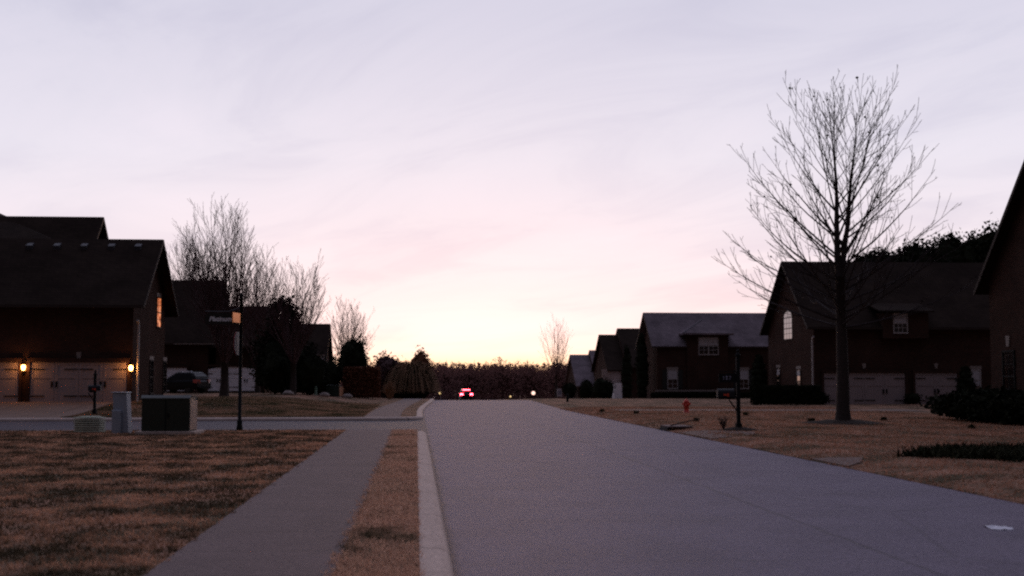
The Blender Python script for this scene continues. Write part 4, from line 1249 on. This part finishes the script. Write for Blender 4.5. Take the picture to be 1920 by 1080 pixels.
# storm drain
DX, DY = 8.45, 43.2
sd_ = thing('storm_drain', 'storm drain opening with a pale slab at the right road edge', 'storm drain', (DX, DY, 0), world=False)
t = MB(); t.box(-.02, .8, -.7, .7, -.005, .05); t.build('slab', M['walk'], sd_, bevel=.02)
t = MB(); t.box(-.06, .1, -.65, .65, -.2, -.007); t.build('inlet', plain('dark inlet', (.008, .008, .008), .9), sd_)
t = MB(); t.tube([(.1, -.4, .06), (1.0, -.8, .30)], .02, 5); o = t.build('stick', M['bark'], None)
o.location = (DX, DY, 0); tag(o, 'dark stick lying across the storm drain slab', 'stick')

# scrap of paper on the road
PX = at(1872, 996, 14.55)
pp_ = MB(); rg = random.Random(9); nn = 6
for j in range(nn):
    for i in range(nn):
        u, v = i / (nn - 1) - .5, j / (nn - 1) - .5
        pp_.v.append((PX.x + u * .24 + v * .04, 14.55 + v * .30 - u * .05, -.117 + .028 * max(0, 1 - 4 * abs(v + u * .5)) + .01 * rg.random()))
for j in range(nn - 1):
    for i in range(nn - 1): pp_.f.append((j * nn + i, j * nn + i + 1, (j + 1) * nn + i + 1, (j + 1) * nn + i))
o = pp_.build('paper_sheet', M['paper'])
sol = o.modifiers.new('thickness', 'SOLIDIFY'); sol.thickness = .002
tag(o, 'creased white sheet of paper lying on the road at right', 'paper')

# small green box with pale stones by the far hedge
c = at(628, 742, 100)
sb_ = thing('utility_box', 'small green utility box between pale stones left of the russet hedge', 'utility box', (c.x, 100, lawn(c.x, 100)), R(-16), group='green utility boxes', world=False)
t = MB(); t.prism([(-.45, 0), (.45, 0), (.45, .78), (-.45, .9)], -.55, .5, 'X'); t.build('cabinet', plain('green enamel', (.03, .05, .04), .4, .1), sb_, bevel=.02)
t = MB(); t.box(.503, .512, -.42, .42, .05, .78); t.build('sunset_side', plain('sunset orange enamel', (.45, .2, .1), .4, .2), sb_)  # sunset light on this side is painted in as an orange plate
t = MB(); t.box(-.7, .68, -.6, .6, -.1, -.003); t.build('pad', M['kerb'], sb_)
c = at(592, 741, 98)
gp = thing('cable_pedestal', 'slim green cable pedestal in front of the dark bushes', 'utility pedestal', (c.x, 98, lawn(c.x, 98)), world=False)
MB().lathe([(.13, -.05), (.13, .12), (.10, .14), (.10, .62), (.08, .7), (.02, .72)], sides=10).build('housing', plain('green plastic', (.10, .17, .11), .5), gp, True)
MB().lathe([(.16, -.05), (.16, .03), (.14, .04)], sides=10).build('collar', M['kerb'], gp)


def stone(px, py, Y, r, seed, label):
    rg = random.Random(seed); c = at(px, py, Y); mb = MB(); core(mb, (0, 0, r * .25), (r, r * .8, r * .55), rg, 1.)
    o = mb.build('stone', M['stone'], None, True); o.location = (c.x, Y, lawn(c.x, Y))
    tag(o, label, 'stone', 'pale stones along the bed')


stone(540, 739, 94, .42, 1, 'pale stone at the foot of the grey trunked bare tree')
stone(608, 739, 97, .4, 2, 'pale stone left of the small green utility box')
stone(651, 740, 99, .4, 3, 'pale stone right of the small green utility box')


def yard_lamp(px, py, Y, mat, r, label, light):
    c = at(px, py, Y); g = lawn(c.x, Y)
    ro = thing('yard_lamp', label, 'lamp', (c.x, Y, g), group='small lit lamps at the end of the street', world=False)
    h = c.z - g
    MB().tube([(0, 0, -.1), (0, 0, max(.15, h - r * .9))], .05, 6).build('post', M['iron'], ro)
    MB().lathe([(r * math.sin(math.pi * k / 8) + .002, h - r * math.cos(math.pi * k / 8)) for k in range(9)], sides=10).build('globe', mat, ro, True)


yard_lamp(1000, 737, 150, M['lampyard'], .22, 'brightest round white lamp right of the car at the end of the street', 30)
yard_lamp(957, 743.5, 170, M['lampyellow'], .12, 'small yellow lamp just right of the car at the end of the street', 8)
yard_lamp(825, 737, 165, M['lampyellow'], .15, 'pale yellow lamp left of the car beside the arching shrub', 12)

# small pale notice box and post at the far right kerb
c = at(1049, 738, 150)
nb_ = thing('notice_board', 'small pale framed board standing by the far right bushes', 'board', (c.x, 150, lawn(c.x, 150)), world=False)
t = MB(); t.box(-.3, .3, -.03, .03, .35, 1.25); t.build('frame', M['blind'], nb_)
t = MB(); t.box(-.16, -.02, -.036, -.032, .5, 1.05); t.box(.03, .18, -.036, -.032, .5, 1.05); t.build('panel', plain('blue grey panel', (.15, .15, .22), .4), nb_)
t = MB(); t.box(-.25, -.19, -.025, .025, -.2, .348); t.box(.19, .25, -.025, .025, -.2, .348); t.build('leg', M['stone'], nb_)
shrub('evergreen_bush', 'dark upright bush beside the small pale framed board', 'bush', 1054, 1082, 716, 146, M['leafdark'], 71, 1800, .08, group='evergreen bushes on the left', coreK=.85, stem=False)
c = at(1064, 757, 92)
bo = thing('marker_post', 'short dark marker post at the far right edge of the road', 'post', (c.x, 92, lawn(c.x, 92)), world=False)
MB().tube([(0, 0, -.1), (0, 0, .5)], .09, 8).build('shaft', M['iron'], bo)
MB().lathe([(.10, .5), (.11, .54), (.03, .62)], sides=8).build('cap', M['iron'], bo)


# weed tufts in the right lawn
def tuft(px, py, seed, label):
    rg = random.Random(seed); Y = EYE * F / (py - 712); c = at(px, py, Y); mb = MB()
    for i in range(70):
        a = rg.uniform(0, 6.28); r = rg.uniform(.02, .10); h = rg.uniform(.05, .16)
        x, y = .05 * rg.gauss(0, 1), .05 * rg.gauss(0, 1)
        mb.tube([(x, y, -.02), (x + r * .5 * math.cos(a), y + r * .5 * math.sin(a), h), (x + r * math.cos(a), y + r * math.sin(a), h * .9)], [.012, .010, .003], 3, False)
    o = mb.build('weed_tuft', M['leafgreen']); o.location = (c.x, Y, lawn(c.x, Y))
    tag(o, label, 'weed', 'weed tufts in the right lawn')


for i, (px, py, lb) in enumerate(((1305, 791, 'weed tuft in the straw lawn just below the red hydrant'), (1398, 780, 'weed tuft right of the mailbox post'), (1822, 806, 'weed tuft in front of the broad dark bush'),
                                  (1657, 790, 'weed tuft right of the mulch ring of the big tree'), (1522, 792, 'weed tuft left of the mulch ring of the big tree'), (1129, 772, 'weed tuft nearest the far road edge on the right'),
                                  (1192, 776, 'weed tuft between the far road edge and the red hydrant'))):
    tuft(px, py, 200 + i, lb)


# ------------------------------------------------------------------ cars
def wheel(root, x, y, r, wdt, s):
    w_ = MB(); w_.tube([(x, y - wdt / 2, r), (x, y - wdt / 2 + .03, r), (x, y + wdt / 2 - .03, r), (x, y + wdt / 2, r)], [r * .9, r, r, r * .9], 20)
    t = w_.build('wheel', M['tyre'], root)
    q = MB(); yy = y + s * wdt / 2
    q.tube([(x, yy + s * .003, r), (x, yy + s * .012, r)], [r * .62, r * .58], 14); q.build('rim', M['rim'], t)


def suv(label, loc, rz, lit):
    r = thing('parked_car' if not lit else 'moving_car', label, 'car', loc, rz, world=False)
    L, W, H = 4.75, 1.92, 1.80               # the nose points along -x
    sec = [(-2.36, .45, .70, .66), (-2.2, .36, .86, .86), (-1.2, .30, 1.04, .95), (-.6, .28, 1.08, .96), (1.0, .28, 1.10, .96), (2.0, .32, 1.12, .95), (2.28, .42, 1.06, .9), (2.38, .52, .95, .82)]
    b = MB()
    for (x, z0, z1, hw_) in sec:
        for (y, z) in ((-hw_ * .94, z0), (-hw_, z0 + (z1 - z0) * .35), (-hw_ * .985, z0 + (z1 - z0) * .8), (-hw_ * .93, z1), (hw_ * .93, z1), (hw_ * .985, z0 + (z1 - z0) * .8), (hw_, z0 + (z1 - z0) * .35), (hw_ * .94, z0)):
            b.v.append((x, y, z))
    for i in range(len(sec) - 1):
        for k in range(8):
            b.f.append((i * 8 + k, i * 8 + (k + 1) % 8, (i + 1) * 8 + (k + 1) % 8, (i + 1) * 8 + k))
    b.f.append(tuple(range(8))); b.f.append(tuple(range(63, 55, -1)))
    b.build('body', M['carpaint'], r, False, .03)
    c_ = MB()                                  # cabin
    lv = [(1.085, -.95, 2.2, .90), (1.4, -.45, 2.08, .82), (1.68, .0, 1.78, .68), (1.74, .25, 1.6, .6)]
    for (z, xa_, xb_, hw_) in lv: c_.v += [(xa_, -hw_, z), (xb_, -hw_ * .93, z), (xb_, hw_ * .93, z), (xa_, hw_, z)]
    for i in range(3):
        for k in range(4): c_.f.append((i * 4 + k, i * 4 + (k + 1) % 4, (i + 1) * 4 + (k + 1) % 4, (i + 1) * 4 + k))
    c_.f.append((12, 13, 14, 15)); c_.f.append((3, 2, 1, 0))
    c_.build('cabin', M['carpaint'], r, False, .04)
    for s in (-1, 1):
        g = MB(); hw0, hw1 = .892, .715
        g.v = [(-.6, s * (hw0 + .012), 1.13), (1.75, s * (hw0 - .02), 1.13), (1.6, s * (hw1 + .02), 1.60), (.05, s * (hw1 + .035), 1.60), (-.6, s * (hw0 - .03), 1.13), (1.75, s * (hw0 - .06), 1.13), (1.6, s * (hw1 - .02), 1.60), (.05, s * (hw1 - .02), 1.60)]
        g.f = [(0, 1, 2, 3), (7, 6, 5, 4), (0, 4, 5, 1), (1, 5, 6, 2), (2, 6, 7, 3), (3, 7, 4, 0)]
        g.build('side_window', M['carglass'], r)
        MB().tube([(.25, s * .62, 1.72), (.3, s * .62, 1.79), (1.55, s * .6, 1.78), (1.6, s * .6, 1.71)], .04, 5).build('roof_rail', M['chrome'] if s < 0 else M['iron'], r)  # near rail thick and chromed to stand in for sky reflected on the roof
        for xx in (-1.45, 1.45): wheel(r, xx, s * .80, .37, .24, s)
        lm = MB(); lm.v = [(2.33, s * .90, .84), (2.02, s * .968, .9), (2.0, s * .935, 1.14), (2.29, s * .85, 1.14), (2.42, s * .52, .86), (2.40, s * .52, 1.12), (2.1, s * .52, .88), (2.1, s * .52, 1.13)]
        lm.f = [(0, 1, 2, 3), (4, 0, 3, 5), (3, 2, 7, 5), (4, 6, 1, 0), (1, 6, 7, 2), (6, 4, 5, 7)]
        lm.build('tail_light', M['taillit'] if lit else M['taildim'], r)
        MB().box(-2.3, -2.1, *sorted((s * .5, s * .78)), .68, .82).build('headlight', M['chrome'], r)
        MB().box(-.55, -.38, *sorted((s * .94, s * 1.12)), 1.08, 1.24).build('mirror', M['carpaint'], r, bevel=.03)
    g = MB(); g.v = [(2.215, -.72, 1.15), (2.215, .72, 1.15), (1.84, .58, 1.64), (1.84, -.58, 1.64), (2.1, -.72, 1.15), (2.1, .72, 1.15), (1.74, .58, 1.64), (1.74, -.58, 1.64)]
    g.f = [(0, 1, 2, 3), (7, 6, 5, 4), (0, 4, 5, 1), (1, 5, 6, 2), (2, 6, 7, 3), (3, 7, 4, 0)]
    g.build('rear_window', M['carglass'], r)
    MB().box(2.34, 2.43, -.8, .8, .42, .60).build('bumper', M['iron'], r, bevel=.03)
    if lit:
        MB().box(1.82, 1.88, -.55, .55, 1.62, 1.72).build('brake_light', M['taillit'], r)
    return r


c = at(352, 735, 106)
suv('black sport utility car parked before white garage doors on the left', (c.x - .55, 106, lawn(c.x, 106) - .02), R(-30), False)
yc = 196
c = at(873, 745, yc)
suv('car with glowing red brake lights at the end of the street', (c.x, yc, zprof(yc) - .12), R(-88.5), True)

# working properties are not part of the scene
for o in bpy.data.objects:
    if '_base' in o: del o['_base']
